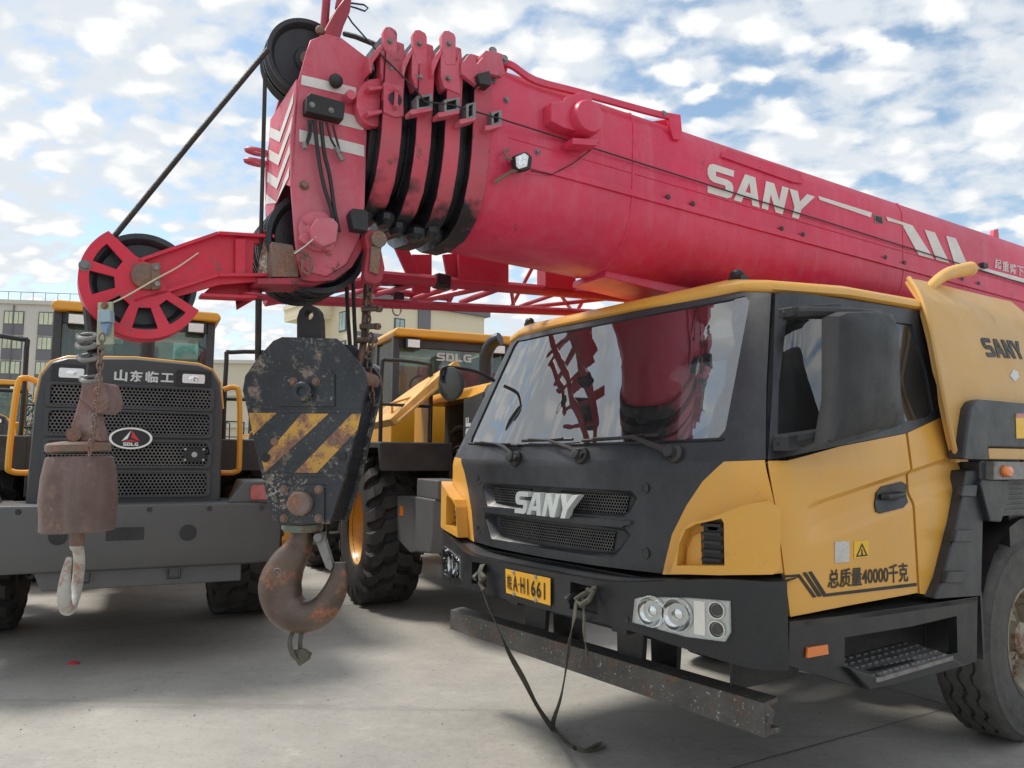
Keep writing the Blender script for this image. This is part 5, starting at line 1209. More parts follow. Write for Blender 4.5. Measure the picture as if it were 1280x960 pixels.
mb = MB(Bm); c = Vector((XA+.05, *ds.inv(182, 346, cc_))); mb.lathe(c, (1, 0, 0), [(.05, 0), (.05, .02), (.042, .024), (.001, .024)], 24); mb.pxprism([(188, 332), (199, 330), (200, 362), (189, 364)], 'x', XA+.05, .03); part('axle_cap', mb, M_['rusty'], am_, .002)
mb = MB(Bm); mb.bolt((XA+.05, *ds.inv(106, 332, cc_)), (1, 0, 0), .014, .012); mb.bolt((XA+.05, *ds.inv(194, 337, cc_)), (1, 0, 0), .01, .04); mb.bolt((XA+.05, *ds.inv(195, 357, cc_)), (1, 0, 0), .01, .04); part('guard_bolt', mb, M_['galv'], am_, split=True)
# hinge at the boom head
mb = MB(Bm); c = BH(333, 323, XA); mb.cyl((XA, c.y, c.z+.075), (XA, c.y, c.z-.085), .027, 16); part('hinge_pin', mb, mat('chipped_pin_paint', (.6, .57, .5), .5, rust=.6, rustcol=(.2, .12, .08), vscale=14), am_)
mb = MB(Bm)
mb.pxprism([(340, 302), (366, 306), (372, 325), (374, 346), (340, 346)], 'x', XA+.11, -.2); part('hinge_block', mb, M_['rusty'], am_, .004); mb = MB(Bm); mb.pxprism([(322, 348), (395, 346), (412, 350), (395, 356), (322, 355)], 'x', XA+.11, -.18); part('hinge_plate', mb, M_['reddirty'], am_, .004)
mb = MB(Bm); mb.pxprism([(322, 290), (338, 286), (362, 292), (364, 298), (328, 298)], 'x', XA+.02, -.14); part('hinge_lug', mb, M_['reddirty'], am_, .004)
mb = MB(Bm); c = BH(318, 372, XA-.03); mb.cyl(c+Vector((0, 0, .0)), c+Vector((0, 0, .07)), .02); mb.lathe(c, (0, 0, 1), [(.06, 0), (.06, .01), (.001, .01)], 20); part('hinge_foot', mb, M_['jibred'], am_)
mb = MB(Bm); mb.tube(catmull([BH(248, 316, XA+.03), BH(222, 334, XA+.05), BH(196, 348, XA+.09), BH(165, 366, XA+.09), BH(146, 376, XA+.08), BH(130, 382, XA+.07)], 4), .003, 5); part('twine', mb, M_['cream'], am_)
# ------------------------------------------------------------------ stowed lattice jib on the far side
XJ = -.62
def JH(px, py, x=XJ): return hit(Bm, px, py, 'x', x)
u0, u1 = JH(330, 376), JH(520, 350); jr = M_['jibred']
mb = MB(Bm)
def seg(a, b, r=.028, xa=XJ, xb=XJ, mbx=None): (mbx or mb).cyl(JH(*a, xa), JH(*b, xb), r, 10)
XK = -1.0
seg((466, 345), (1000, 390), .034, XJ, XJ); jb_ = part('lattice_jib', mb, jr, crane)
def jseg(nm, *segs):
    for s0 in segs:
        m2 = MB(Bm); m2.cyl(JH(*s0[0], s0[2]), JH(*s0[1], s0[3]), s0[4], 10); part(nm, m2, jr, jb_)
jseg('jib_chord', ((332, 373), (890, 398), XJ+.05, XK, .026), ((330, 376), (470, 350), XJ, XJ, .03), ((460, 362), (560, 372), XK, XK, .022))
jseg('jib_brace', ((514, 375), (568, 357), XK, XJ, .017), ((526, 376), (612, 358), XK, XJ, .018), ((576, 378), (626, 360), XK, XJ, .018), ((639, 361), (642, 383), XJ, XK, .012), ((650, 383), (696, 367), XK, XJ, .013), ((700, 367), (713, 386), XJ, XK, .012), ((660, 384), (770, 372), XK, XJ, .014), ((722, 388), (750, 336), XK, XJ-.1, .013), ((640, 382), (668, 330), XK, XJ-.25, .012), ((560, 380), (590, 316), XK, XJ-.25, .014), ((775, 391), (784, 376), XK, XJ, .013), ((812, 360), (820, 374), XJ, XJ, .012), ((830, 364), (840, 376), XJ, XJ, .013), ((850, 366), (842, 378), XJ, XJ, .011), ((470, 368), (520, 355), XK, XJ, .016), ((440, 368), (480, 352), XK, XJ, .016))
m2 = MB(Bm); m2.pxprism([(492, 306), (508, 304), (524, 340), (520, 350), (512, 350)], 'x', XJ, -.02); part('jib_gusset', m2, jr, jb_, .003)
m2 = MB(Bm); m2.pxprism([(515, 318), (540, 318), (540, 345), (538, 366), (516, 366)], 'x', XJ-.15, -.02); part('jib_gusset', m2, jr, jb_, .003)
m2 = MB(Bm); pj = plane(Bm, 'x', XJ+.03)
o_ = [pj.inv(*p, (1, -.6)) for p in ((573, 312), (636, 318), (636, 357), (574, 350))]; h_ = [pj.inv(*p, (1, -.6)) for p in ((600, 316), (615, 316), (614, 320), (608, 322), (602, 320))]
pj.panel(m2, o_[::-1], [h_], 0, .02, None); part('jib_plate', m2, jr, jb_, .003)
m2 = MB(Bm); m2.pxprism([(554, 318), (575, 316), (576, 350), (560, 350)], 'x', XJ-.02, -.02); part('jib_gusset', m2, jr, jb_, .003)
m2 = MB(Bm); m2.pxprism([(682, 326), (731, 334), (731, 342), (720, 344), (720, 362), (682, 358)], 'x', XJ+.05, -.1); part('jib_bracket', m2, jr, jb_, .004)
m2 = MB(Bm); m2.box(JH(552, 352, XJ), (.08, .09, .08)); part('jib_clamp', m2, M_['grease'], jb_, .012)
m2 = MB(Bm); m2.box(JH(497, 371, XK+.05), (.06, .07, .06)); part('jib_clamp', m2, M_['grease'], jb_, .01)
m2 = MB(Bm); c = JH(496, 385, XK+.03); m2.tube([c+Vector((0, .0+.028*math.sin(a), .045*math.cos(a))) for a in [2*math.pi*k/16 for k in range(16)]], .005, 6, closed=True); part('jib_ring', m2, M_['galv'], jb_)
m2 = MB(Bm); m2.prism([JH(460, 340, XJ), JH(520, 348, XJ), JH(520, 350, XJ), JH(460, 348, XJ)], (-.2, 0, 0)); part('jib_tray', m2, M_['grease'], jb_)
# ================================================================== hook block under the boom head
def hookframe(px, py, Y, ang): return frame(tuple(at_y(px, py, Y)), ang)
K = hookframe(381, 540, 3.27, -10)
hb_ = thing('hook_block', 'scraped black hook block with yellow diagonal stripes hanging from the boom head', 'hook block', K)
out = [(341, 426), (352, 421), (420, 423), (432, 434), (447, 452), (456, 464), (458, 482), (441, 553), (430, 600), (412, 655), (346, 657), (337, 640), (326, 590), (316, 545), (303, 488), (306, 470), (322, 447)]
def kp(pts, y, d, m, nm, par=hb_, bev=.003, split=False):
    mb = MB(K); mb.pxprism(pts, 'y', y, d); return part(nm, mb, m, par, bev, split=split)
fpn = kp(out, -.1, .022, M_['block'], 'cheek_plate')
L_ = [hit(K, *p, 'y', -.1) for p in out]
mb = MB(K); mb.prism([(p.x, .08, p.z) for p in L_], (0, .022, 0)); part('cheek_plate', mb, M_['block'], hb_, .003)
mb = MB(K); cx = sum(p.x for p in L_)/len(L_); mb.prism([(cx+(p.x-cx)*.93, -.078, p.z*.97) for p in L_ if p.z < .3], (0, .158, 0)); part('block_core', mb, M_['grease'], hb_)
for x in (-.05, .03):
    mb = MB(K); c = hit(K, 381, 490, 'y', 0); mb.lathe((c.x, x-.02, c.z), (0, 1, 0), [(.05, 0), (.17, .005), (.19, 0), (.195, .01), (.17, .022), (.195, .034), (.19, .044), (.17, .04), (.05, .045)], 40); part('block_sheave', mb, M_['grease'], hb_)
# seams, stripes, bearing plates
for s0 in ([(311, 516), (346, 516), (316, 544)], [(377, 517), (411, 517), (331, 591), (327, 575)], [(440, 517), (451, 517), (447, 537), (396, 591), (368, 591)]): kp(s0, -.1025, .002, M_['blocky'], 'warning_stripe', fpn, 0)
kp([(312, 512), (452, 512), (451, 516), (312, 516)], -.104, .004, M_['block'], 'block_rib', fpn, .001); kp([(330, 592), (430, 592), (429, 596), (331, 596)], -.104, .004, M_['block'], 'block_rib', fpn, .001)
kp([(347, 468), (353, 463), (412, 463), (418, 468), (418, 508), (347, 508)], -.108, .008, M_['block'], 'bearing_plate', fpn, .002)
kp([(350, 606), (405, 606), (405, 654), (350, 654)], -.11, .01, M_['block'], 'bearing_plate', fpn, .002)
mb = MB(K); c = hit(K, 381, 490, 'y', -.108); mb.lathe(c, (0, -1, 0), [(.04, 0), (.04, .03), (.034, .035), (.02, .035), (.018, .025), (.001, .025)], 24); part('sheave_axle', mb, M_['block'], fpn)
mb = MB(K); c = hit(K, 377, 629, 'y', -.11); mb.lathe(c, (0, -1, 0), [(.048, 0), (.048, .03), (.04, .038), (.001, .04)], 24); part('hook_trunnion', mb, M_['rusty'], fpn)
mb = MB(K)
for a, b in ((367, 477), (395, 477), (355, 612), (398, 612), (355, 648), (398, 648)): mb.bolt(hit(K, a, b, 'y', -.11), (0, -1, 0), .012, .01)
for a, b in ((343, 552), (417, 552)): mb.lathe(hit(K, a, b, 'y', -.103), (0, -1, 0), [(.016, 0), (.016, .004), (.001, .004)], 12)
part('block_bolt', mb, M_['rusty'], fpn, split=True)
mb = MB(K)
for a, b in ((332, 572), (427, 570)): mb.lathe(hit(K, a, b, 'y', -.104), (0, -1, 0), [(.019, 0), (.019, .002), (.001, .002)], 14)
part('plate_hole', mb, M_['grease'], fpn, split=True)
ks = plane(K, 'y', -.03)
o_ = [ks.inv(*p, (0, .3)) for p in ((371, 440), (371, 398), (374, 388), (380, 382), (386, 380), (393, 383), (398, 389), (400, 398), (402, 440))]; c_ = ks.inv(385.5, 394, (0, .4))
mb = MB(K); ks.panel(mb, o_[::-1], [[(c_[0]+.021*math.cos(a), c_[1]+.021*math.sin(a)) for a in [-2*math.pi*k/14 for k in range(14)]]], .0, .05, None); part('lifting_eye', mb, M_['mirror'], hb_, .004)
kp([(370, 430), (403, 430), (404, 440), (370, 440)], -.06, .1, M_['mirror'], 'eye_base', hb_, .004)
# side guard rollers
mb = MB(K); c = hit(K, 457, 475, 'y', 0); mb.cyl(c-Vector((0, .09, 0)), c+Vector((0, .09, 0)), .035, 14); part('side_roller', mb, M_['rusty'], hb_)
# hook body
def K0(px, py, y=0): return hit(K, px, py, 'y', y)
cl = [(378, 652, 14), (378, 668, 14), (371, 688, 18), (358, 708, 23), (350, 733, 27), (357, 758, 25), (378, 771, 20.5), (401, 764, 18), (416, 744, 15.5), (424, 722, 12), (425, 703, 7.5)]
P = catmull([K0(a, b) for a, b, r in cl], 5); rs = catmull([Vector((r, 0, 0)) for a, b, r in cl], 5); px2m = 3.27/968*1.0
mb = MB(K); rings = []
for i, p in enumerate(P):
    d = (P[min(i+1, len(P)-1)]-P[max(i-1, 0)]).normalized(); n = Vector((d.z, 0, -d.x)); r = rs[i].x*px2m
    rings.append([p+n*r*math.cos(a)+Vector((0, 1, 0))*r*(.82 if i > 8 else 1)*math.sin(a) for a in [2*math.pi*k/20 for k in range(20)]])
mb.loft(rings); hk = part('hook', mb, M_['hook'], hb_, 0, 60)
mb = MB(K); mb.pxprism([(393, 668), (400, 665), (405, 672), (416, 708), (413, 714), (407, 710), (395, 680)], 'y', -.02, .03); mb.cyl(K0(397, 672, -.04), K0(397, 672, .04), .018, 12); part('safety_latch', mb, M_['galv'], hk, .003)
mb = MB(K); mb.lathe(K0(378, 664), (0, 0, 1), [(.075, 0), (.085, .012), (.085, .03), (.06, .034)], 24); part('hook_nut', mb, mat('verdigris_steel', (.16, .2, .16), .6, rust=.4, bump=.4), hk)
mb = MB(K); c = K0(346, 716, -.072); mb.tube([c+Vector((.014*math.cos(a)*1.2, .006, .017*math.sin(a))) for a in [2*math.pi*k/16 for k in range(16)]], .002, 5, closed=True); mb.tube([c+Vector((-.012, .005, .008)), c+Vector((.014, .005, -.009))], .002, 5)
part('forged_mark', mb, M_['galv'], hk)
mb = MB(K); ribbon(mb, [K0(366, 790, 0), K0(362, 803, -.02), K0(366, 818, -.03), K0(374, 829, -.01)], .02, .005, .5); ribbon(mb, [K0(377, 790, .0), K0(375, 806, 0), K0(378, 820, 0), K0(384, 818, -.01)], .02, .005, .5)
mb.pxprism([(363, 814), (378, 812), (387, 818), (384, 826), (374, 833), (368, 824)], 'y', -.02, .025)
solo('tied_rag', mb, M_['strap'], 'olive rag of webbing tied under the big rusty hook', 'rag', m4=K)
# hoist ropes, one part of the crane each
def rope(pts, r=.0095, nm='hoist_rope'):
    mb = MB(); mb.tube(pts, r, 8); part(nm, mb, M_['rope'], crane)
H2 = lambda y, z, x: Bm @ Vector((x, y, z))
rope([at_y(331.5, 92, 2.95), at_y(326, 300, 3.08), at_y(324, 445, 3.24)], .0085)
rope([at_y(327, 330, 3.1), at_y(323, 350, 3.12), at_y(322, 450, 3.26)], .012)
rope([at_y(432, 318, 3.45), at_y(435, 400, 3.4), at_y(439, 452, 3.33)]); rope([at_y(440, 312, 3.5), at_y(443, 400, 3.45), at_y(446, 462, 3.36)])
rope([at_y(335, 62, 2.98), at_y(240, 176, 2.9), at_y(140, 299, 2.83)], .0105)
# chain with shackles beside the block
def link(mb, c, d, l, w, r, rot=0):
    d = Vector(d).normalized(); u = d.orthogonal().normalized(); v = d.cross(u); n = u*math.cos(rot)+v*math.sin(rot)
    mb.tube([c+d*(l/2*math.sin(a))*1+n*(w/2*math.cos(a)) for a in [2*math.pi*k/12 for k in range(12)]], r, 6, closed=True)
def chain(mb, A, B_, n, l, w, r, sag=0):
    for k in range(n):
        t = (k+.5)/n; c = A*(1-t)+B_*t+Vector((0, 0, -sag*4*t*(1-t))); link(mb, c, B_-A, l, w, r, (k % 2)*math.pi/2)
ch = MB(); chain(ch, at_y(463, 352, 3.3), at_y(458, 415, 3.28), 6, .05, .03, .0055)
for a, b in ((462, 386), (460, 408), (456, 425)): 
    c = at_y(a, b, 3.28); ch.cyl(c-Vector((.035, 0, .002)), c+Vector((.035, 0, .002)), .013, 8); ch.ball(c+Vector((.04, 0, 0)), .018, 8)
chain(ch, at_y(464, 418, 3.28), at_y(461, 470, 3.24), 6, .045, .026, .005); chain(ch, at_y(461, 470, 3.24), at_y(466, 505, 3.22), 4, .045, .026, .005)
ch.tube([at_y(459, 352, 3.34), at_y(455, 425, 3.32), at_y(449, 462, 3.3)], .016, 8)
solo('rusty_chain', ch, M_['hook'], 'rusty chain with shackles hanging at the right side of the hook block', 'chain', origin=tuple(at_y(461, 420, 3.28)))
# ================================================================== small ball hook under the auxiliary arm
J = hookframe(97, 610, 2.78, 0)
bh = thing('ball_hook', 'rusty overhaul ball with a small whitish hook hanging from the auxiliary arm', 'crane hook', J)
def J0(px, py, y=0): return hit(J, px, py, 'y', y)
jr_ = lambda px: px*2.74/968*.95
mb = MB(J); c = J0(97, 664); prof = [(0, 0), (42, 0), (45, 2), (45, 20), (47, 40), (45, 70), (41, 92), (40, 96)]
mb.lathe(c, (-.03, 0, 1), [(jr_(r), jr_(h)) for r, h in prof]+[(jr_(38), jr_(98)), (.02, jr_(98))], 40); part('ball_weight', mb, M_['ballw'], bh, 0, 30)
mb = MB(J); mb.lathe(J0(98, 567), (-.03, 0, 1), [(jr_(r), jr_(h)) for r, h in ((20, 0), (36, 1), (39, 3), (39, 11), (36, 14), (20, 16))], 32); part('ball_collar', mb, M_['rusty'], bh, 0, 30)
sk = MB(J); sk.pxprism([(84, 553), (88, 530), (97, 500), (102, 476), (118, 476), (118, 520), (126, 553)], 'y', -.035, .07)
so1 = part('wedge_socket', sk, M_['socket'], bh, .012)
sk = MB(J); sk.pxprism([(101, 477), (130, 478), (136, 500), (134, 512), (122, 518), (100, 500)], 'y', -.055, .11); part('socket_head', sk, M_['socket'], so1, .01)
mb = MB(J); mb.cyl(J0(92, 543, -.06), J0(92, 543, .06), .024, 14); part('socket_pin', mb, M_['rusty'], so1)
mb = MB(J); mb.cyl(J0(113, 478), J0(118, 440), .02, 10); mb.cyl(J0(118, 440), J0(112, 385, .04), .024, 10); part('rope_tail', mb, M_['rope'], so1)
for a, b in ((114, 474), (111, 447), (109, 432), (110, 421)):
    mb = MB(J); c = J0(a, b, -.03); mb.tube([c+Vector((.03*math.cos(t), .02*math.sin(t), .012*math.sin(t))) for t in [2*math.pi*k/12 for k in range(12)]], .009, 8, closed=True); mb.ball(c+Vector((-.03, 0, 0)), .015, 8); part('rope_clip', mb, M_['galv'], bh)
mb = MB(J); mb.pxprism([(122, 378), (140, 377), (141, 430), (120, 431)], 'y', -.05, .012); ls = part('limit_switch_plate', mb, mat('greenish_plate', (.42, .45, .3), .5, dust=.4, bump=.1), bh, .002)
mb = MB(J); mb.pxprism([(122, 388), (137, 387), (138, 402), (122, 403)], 'y', -.085, .035); part('limit_switch', mb, mat('blue_grey_box', (.3, .42, .5), .4, dust=.3), ls, .004)
mb = MB(J); mb.pxprism([(124, 404), (137, 403), (134, 410), (132, 419), (128, 419), (126, 411)], 'y', -.075, .025); part('switch_neck', mb, mat('blue_switch', (.2, .32, .5), .5, dust=.3), ls, .004)
mb = MB(J); mb.bolt(J0(131, 382, -.05), (0, -1, 0), .009, .008); part('switch_bolt', mb, M_['rusty'], ls)
mb = MB(J); mb.cyl(J0(97, 666), J0(96, 682), jr_(9), 12); hn = part('hook_shank', mb, M_['rusty'], bh)
mb = MB(J); c = J0(90, 722); P = []
for k in range(21):
    a = R(80+325*k/20); P.append(c+Vector((.032*math.cos(a)+.004*math.sin(a), -.1*math.cos(a), .108*math.sin(a))))
P[0] = J0(96, 678)
mb.tube(P, [.02]*3+[.019]*8+[.022]*6+[.019, .016, .013, .01], 12); part('small_hook', mb, M_['hookw'], bh, 0, 60)
ch = MB(); chain(ch, at_y(128, 418, 2.68), at_y(124, 470, 2.66), 6, .036, .02, .0032); chain(ch, at_y(124, 470, 2.66), at_y(119, 520, 2.64), 6, .036, .02, .0032); chain(ch, at_y(119, 520, 2.64), at_y(112, 568, 2.62), 6, .036, .02, .0032)
solo('switch_chain', ch, M_['rusty'], 'thin chain hanging from the limit switch down past the overhaul ball', 'chain', origin=tuple(at_y(124, 470, 2.66)))
# far-side convex mirror of the crane on its loop bracket
mb = MB(T); c = T.inverted() @ at_y(563, 480, 4.75); nz = Vector((.25, -1, -.05))
mb.lathe(c, nz, [(.01, -.05), (.06, -.045), (.1, -.02), (.106, 0), (.1, .004)], 28); mo2 = part('far_mirror', mb, M_['mirror'], crane)
mb = MB(T); mb.lathe(c, nz, [(.098, .001), (.09, .006), (.05, .012), (.001, .014)], 28); part('mirror_glass', mb, mat('dusty_mirror', (.07, .075, .07), .3, metal=.5, dust=.5, dustcol=(.06, .06, .055)), mo2)
mb = MB(T); Q = [at_y(563, 478, 4.76), at_y(553, 476, 4.77), at_y(552, 464, 4.77), at_y(558, 459, 4.77), at_y(580, 461, 4.78), at_y(600, 466, 4.8), at_y(618, 476, 4.85)]
mb.tube(catmull([T.inverted() @ q for q in Q], 4), .011, 8); part('mirror_bracket', mb, M_['mirror'], mo2)
# ================================================================== wheel loaders
def star_tyre(fr, c, r, w, sg):
    mb = MB(fr); c = Vector(c); ax = Vector((1, 0, 0)); h = w/2
    mb.lathe(c, ax, [(.36, -h*.72), (.4, -h*.9), (.5, -h*1.02), (.62, -h*1.0), (.7, -h*.9), (r-.065, -h*.7), (r-.05, 0), (r-.065, h*.7), (.7, h*.9), (.62, h*1.0), (.5, h*1.02), (.4, h*.9), (.36, h*.72)], 48, cap=False)
    n = 21
    for side in (-1, 1):
        for k in range(n):
            a0 = 2*math.pi*(k+(.5 if side > 0 else 0))/n
            st = [(-.012, 0.0, 1), (.25, .05, 1), (.5, .06, 1), (.62, .16, 1.0), (.86, .2, 1), (.97, .22, .965), (1.05, .22, .88)]
            rings = []
            for f, da, kr in st:
                rr = r*kr; wd = .098 if f < .9 else .085
                ring = []
                for da2, rr2 in ((-wd, rr-.07), (-wd*.8, rr-.004), (wd*.8, rr+.004), (wd, rr-.07)):
                    a = a0+da+da2; ring.append(c+ax*(side*h*f*.97)+Vector((0, math.cos(a), math.sin(a)))*rr2)
                rings.append(ring)
            mb.loft(rings, flip=side > 0)
    return mb
def make_loader(fr, label, opened=False, ztext='山东临工'):
    t = thing('wheel_loader', label, 'wheel loader', fr)
    def P(nm, fn, m, par=None, bev=.008, split=False, ang=35):
        mb = MB(fr); fn(mb); return part(nm, mb, m, par or t, bev, ang, split=split)
    cx = .05
    # counterweight
    def f(mb):
        pr = [(0, 1.19), (.0, .9), (.06, .73), (.5, .7), (.62, .7), (.62, 1.19)]
        xs = [-1.13, -.9, .9, 1.13]
        mb.loft([[(x, y+(.1 if abs(x) > 1 else 0)*(1 if y < .3 else 0), z) for y, z in pr] for x in xs], flip=False)
    cwt = P('counterweight', f, M_['cw'], bev=.02)
    for sg in (-1, 1):
        P('counterweight_horn', lambda mb: mb.loft([[(sg*x0, y, z) for x0, z in (((.72, 1.185), (.84, 1.35), (1.12, 1.35), (1.12, 1.185)) if y < .5 else ((.78, 1.185), (.84, 1.35), (1.12, 1.35), (1.12, 1.185)))] for y in (.03, .62)], flip=sg > 0), M_['cw'], cwt, .015)
        P('tail_lamp', lambda mb: mb.prism([(sg*(.96)+a, .028, 1.265+b) for a, b in rrect(.15, .11, .02)], (0, -.02, 0)), M_['redlens'], cwt, .004)
        P('counterweight_side', lambda mb: mb.prism([(sg*1.1, .6, 1.2), (sg*1.1, .6, .7), (sg*1.1, .85, .66), (sg*1.1, 1.3, .74), (sg*1.1, 1.32, 1.16), (sg*1.1, .62, 1.18)], (-sg*.4, 0, 0)), M_['cw'], cwt, .02)
        P('cast_hole', lambda mb: mb.lathe((sg*.41+cx, -.002, .98), (0, -1, 0), [(.058, 0), (.058, .002), (.052, .003), (.001, .003)], 24), M_['grease'], cwt, 0)
        P('side_decal', lambda mb: mb.prism([(sg*1.102, 1.15+a, 1.02+b) for a, b in ((-.06, -.045), (.06, -.045), (.06, .045), (-.06, .045))], (sg*.002, 0, 0)), M_['orange'], cwt, 0)
    P('tow_slot', lambda mb: (mb.prism([(cx-.12, -.003, .94), (cx+.12, -.003, .94), (cx+.12, -.003, 1.03), (cx-.12, -.003, 1.03)], (0, .002, 0)), mb.cyl((cx, -.012, .985), (cx, -.003, .985), .035)), M_['grease'], cwt, 0)
    P('belly_plate', lambda mb: mb.prism([(-.45, .1, .6), (.85, .1, .6), (.85, .1, .73), (-.5, .1, .73)], (0, .6, 0)), M_['cw'], cwt, .01)
    # hood
    hw = .645
    def hs(k, dz=0): return [(cx-hw*k, 1.185), (cx-(hw-.015)*k, 1.9+dz), (cx-(hw-.04)*k, 2.1+dz), (cx-(hw-.1)*k, 2.2+dz), (cx-(hw-.2)*k, 2.24+dz), (cx, 2.262+dz), (cx+(hw-.2)*k, 2.24+dz), (cx+(hw-.1)*k, 2.2+dz), (cx+(hw-.04)*k, 2.1+dz), (cx+(hw-.015)*k, 1.9+dz), (cx+hw*k, 1.185)]
    def f(mb): mb.loft([[(x, y, z) for x, z in hs(k, dz)] for y, k, dz in ((.262, .985, -.012), (.25+.03, 1.0, 0), (.55, 1, .0))])
    hd_ = P('hood_grille_frame', f, M_['hood'], bev=.0)
    def f(mb): mb.loft([[(x, y, z) for x, z in ring] for y, ring in ((.36, hs(1.02, .018)), (.62, hs(1.02, .018)))], closed=False, cap=False)
    if opened:
        P('hood_top', lambda mb: mb.loft([[(x, y, z+.02) for x, z in hs(1.0)[2:9]] for y in (.5, 2.3)]), M_['ly'])
        P('hood_side_panel', lambda mb: mb.loft([[(x, y, z) for x, z in hs(1.01)[8:]] for y in (.52, 2.3)], closed=False, cap=False), M_['ly'])
        P('engine_bay', lambda mb: mb.box((cx+.1, 1.4, 1.7), (.9, 1.7, .95)), M_['cab_in']); P('cooling_pipe', lambda mb: [mb.tube(catmull([(cx-.45, .95, 1.3+.25*k), (cx-.5, 1.3, 1.45+.2*k), (cx-.45, 1.7, 1.35+.22*k)], 4), .03, 8) for k in range(3)], M_['rubber'], bev=0, split=True)
        P('bay_post', lambda mb: (mb.box((cx-.64, 2.15, 1.7), (.05, .5, 1.0)), mb.prism([(cx-.68, .55, 1.19), (cx-.68, 2.4, 1.19), (cx-.68, 2.4, 1.6), (cx-.68, 1.6, 1.6), (cx-.68, .8, 1.38)], (.03, 0, 0))), M_['ly'], bev=.006, split=True)
        P('radiator_tank', lambda mb: mb.cyl((cx-.6, .95, 1.3), (cx-.6, .95, 1.62), .07), M_['galv'])
        def f(mb):
            a, b, c, d = Vector((-.58, .95, 2.43)), Vector((-.58, 2.2, 2.3)), Vector((-1.2, 2.35, 1.82)), Vector((-1.12, 1.35, 1.85))
            mb.prism([a, b, c, d], (a-d).cross(b-a).normalized()*.09)
        od = P('open_engine_cover', f, M_['wood'], bev=.01)
        P('cover_rib', lambda mb: [mb.tube([Vector((-.62, y, 2.38-.05*(y-1))), Vector((-1.13, y+.2, 1.89))], .02, 6) for y in (1.05, 1.4, 1.8, 2.1)], M_['wood'], od, 0, True)
        P('cover_handle', lambda mb: mb.tube([(-1.12, 1.5, 1.95), (-1.14, 1.45, 2.08), (-.98, 1.35, 2.14), (-.92, 1.35, 2.08)], .014, 8), M_['ly'], od, 0)
    else:
        P('hood_top', lambda mb: mb.loft([[(x, y, z+.008) for x, z in hs(1.012)] for y in (.42, 2.4)], closed=False, cap=False), M_['ly'], bev=0)
    # yellow trim line round the top edge of the grille frame
    P('hood_trim', lambda mb: mb.tube([(x, .33, z+.006) for x, z in hs(1.005)[1:10]], .014, 8), M_['ly'], bev=0)
    # grille rows
    def g(z0, z1, w0, w1): return [(cx-w0, z0), (cx+w0, z0), (cx+w1, z1), (cx-w1, z1)]
    gs = plane(fr, 'y', .262)
    for z0, z1 in ((1.89, 2.045), (1.685, 1.855), (1.455, 1.64), (1.24, 1.41)):
        mb = MB(fr); gs.panel(mb, [(cx+a, (z0+z1)/2+b) for a, b in rrect(1.08, z1-z0, .03)], [], .004, .004, None); part('grille_screen', mb, M_['grille'], hd_)
        mb = MB(fr); o = [(cx+a, (z0+z1)/2+b) for a, b in rrect(1.13, z1-z0+.03, .035)]; i = [(cx+a, (z0+z1)/2+b) for a, b in rrect(1.07, z1-z0-.008, .028)]
        gs.panel(mb, o, [i[::-1]], .022, .024, None); part('screen_surround', mb, M_['hood'], hd_, .006)
    for sg in (-1, 1):
        mb = MB(fr); gs.panel(mb, [(cx+sg*.41+a, 2.125+b) for a, b in rrect(.25, .125, .012)], [], .016, .02, None); lh = part('hood_lamp', mb, M_['blk'], hd_, .003)
        mb = MB(fr); gs.panel(mb, [(cx+sg*.41+a, 2.125+b) for a, b in rrect(.16, .07, .012)], [], .02, .006, None); part('lamp_glass', mb, M_['lamp'], lh, .002)
        mb = MB(fr); mb.ball((cx+sg*.41, .248, 2.125), .034, 12, (1.4, .3, 1)); part('lamp_bulb', mb, M_['chrome'], lh)
    # lettering and emblem
    if ztext:
        mb = MB(fr)
        for i, ch in enumerate(ztext):
            p, tr_, w, h = fonttext(ch, .035); x0 = cx-.135+i*.105; gs.flat(mb, [(x0+a*.088, 2.082+b*.085*(.8 if ch == '工' else 1)+(.008 if ch == '工' else 0)) for a, b in p], tr_, .0175, 0, None)
        part('hood_lettering', mb, M_['whitep'], hd_)
    mb = MB(fr)
    for sx in (-.97, -.6, -.2, .2, .6, .97): mb.bolt((sx, .002, 1.15), (0, -1, 0), .013, .008)
    part('counterweight_bolt', mb, M_['blkm'], cwt, split=True)
    ez = 1.66
    def ell(rx, rz, n=32): return [(cx+rx*math.cos(2*math.pi*k/n), ez+rz*math.sin(2*math.pi*k/n)) for k in range(n)]
    mb = MB(fr); gs.panel(mb, ell(.145, .08), [ell(.128, .067)[::-1]], .05, .03, None); eb = part('emblem_ring', mb, M_['lamp'], hd_, .003)
    mb = MB(fr); gs.panel(mb, ell(.13, .069), [], .04, .03, None); part('emblem_field', mb, M_['blk'], eb)
    mb = MB(fr); gs.panel(mb, [(cx-.062, 1.638), (cx-.022, 1.655), (cx, 1.72)], [], .044, .004, None); part('emblem_mark', mb, M_['lamp'], eb)
    mb = MB(fr); gs.panel(mb, [(cx+.003, 1.665), (cx+.062, 1.638), (cx+.003, 1.72)], [], .044, .004, None); gs.panel(mb, [(cx-.055, 1.636), (cx+.05, 1.636), (cx, 1.65)], [], .043, .003, None); part('emblem_mark', mb, M_['auxred'], eb)
    sh, wd = word('SDLG')
    mb = MB(fr); gs.glyphs(mb, sh, lambda p: (cx-.05+p[0]/wd*.1, 1.605+p[1]*.024), .044, .002); part('emblem_letters', mb, M_['lamp'], eb)
    mb = MB(fr); gs.panel(mb, [(cx+.44+a, 1.545+b) for a, b in rrect(.15, .1, .006)], [], .03, .03, None); lk = part('lock_plate', mb, M_['blk'], hd_, .003)
    mb = MB(fr)
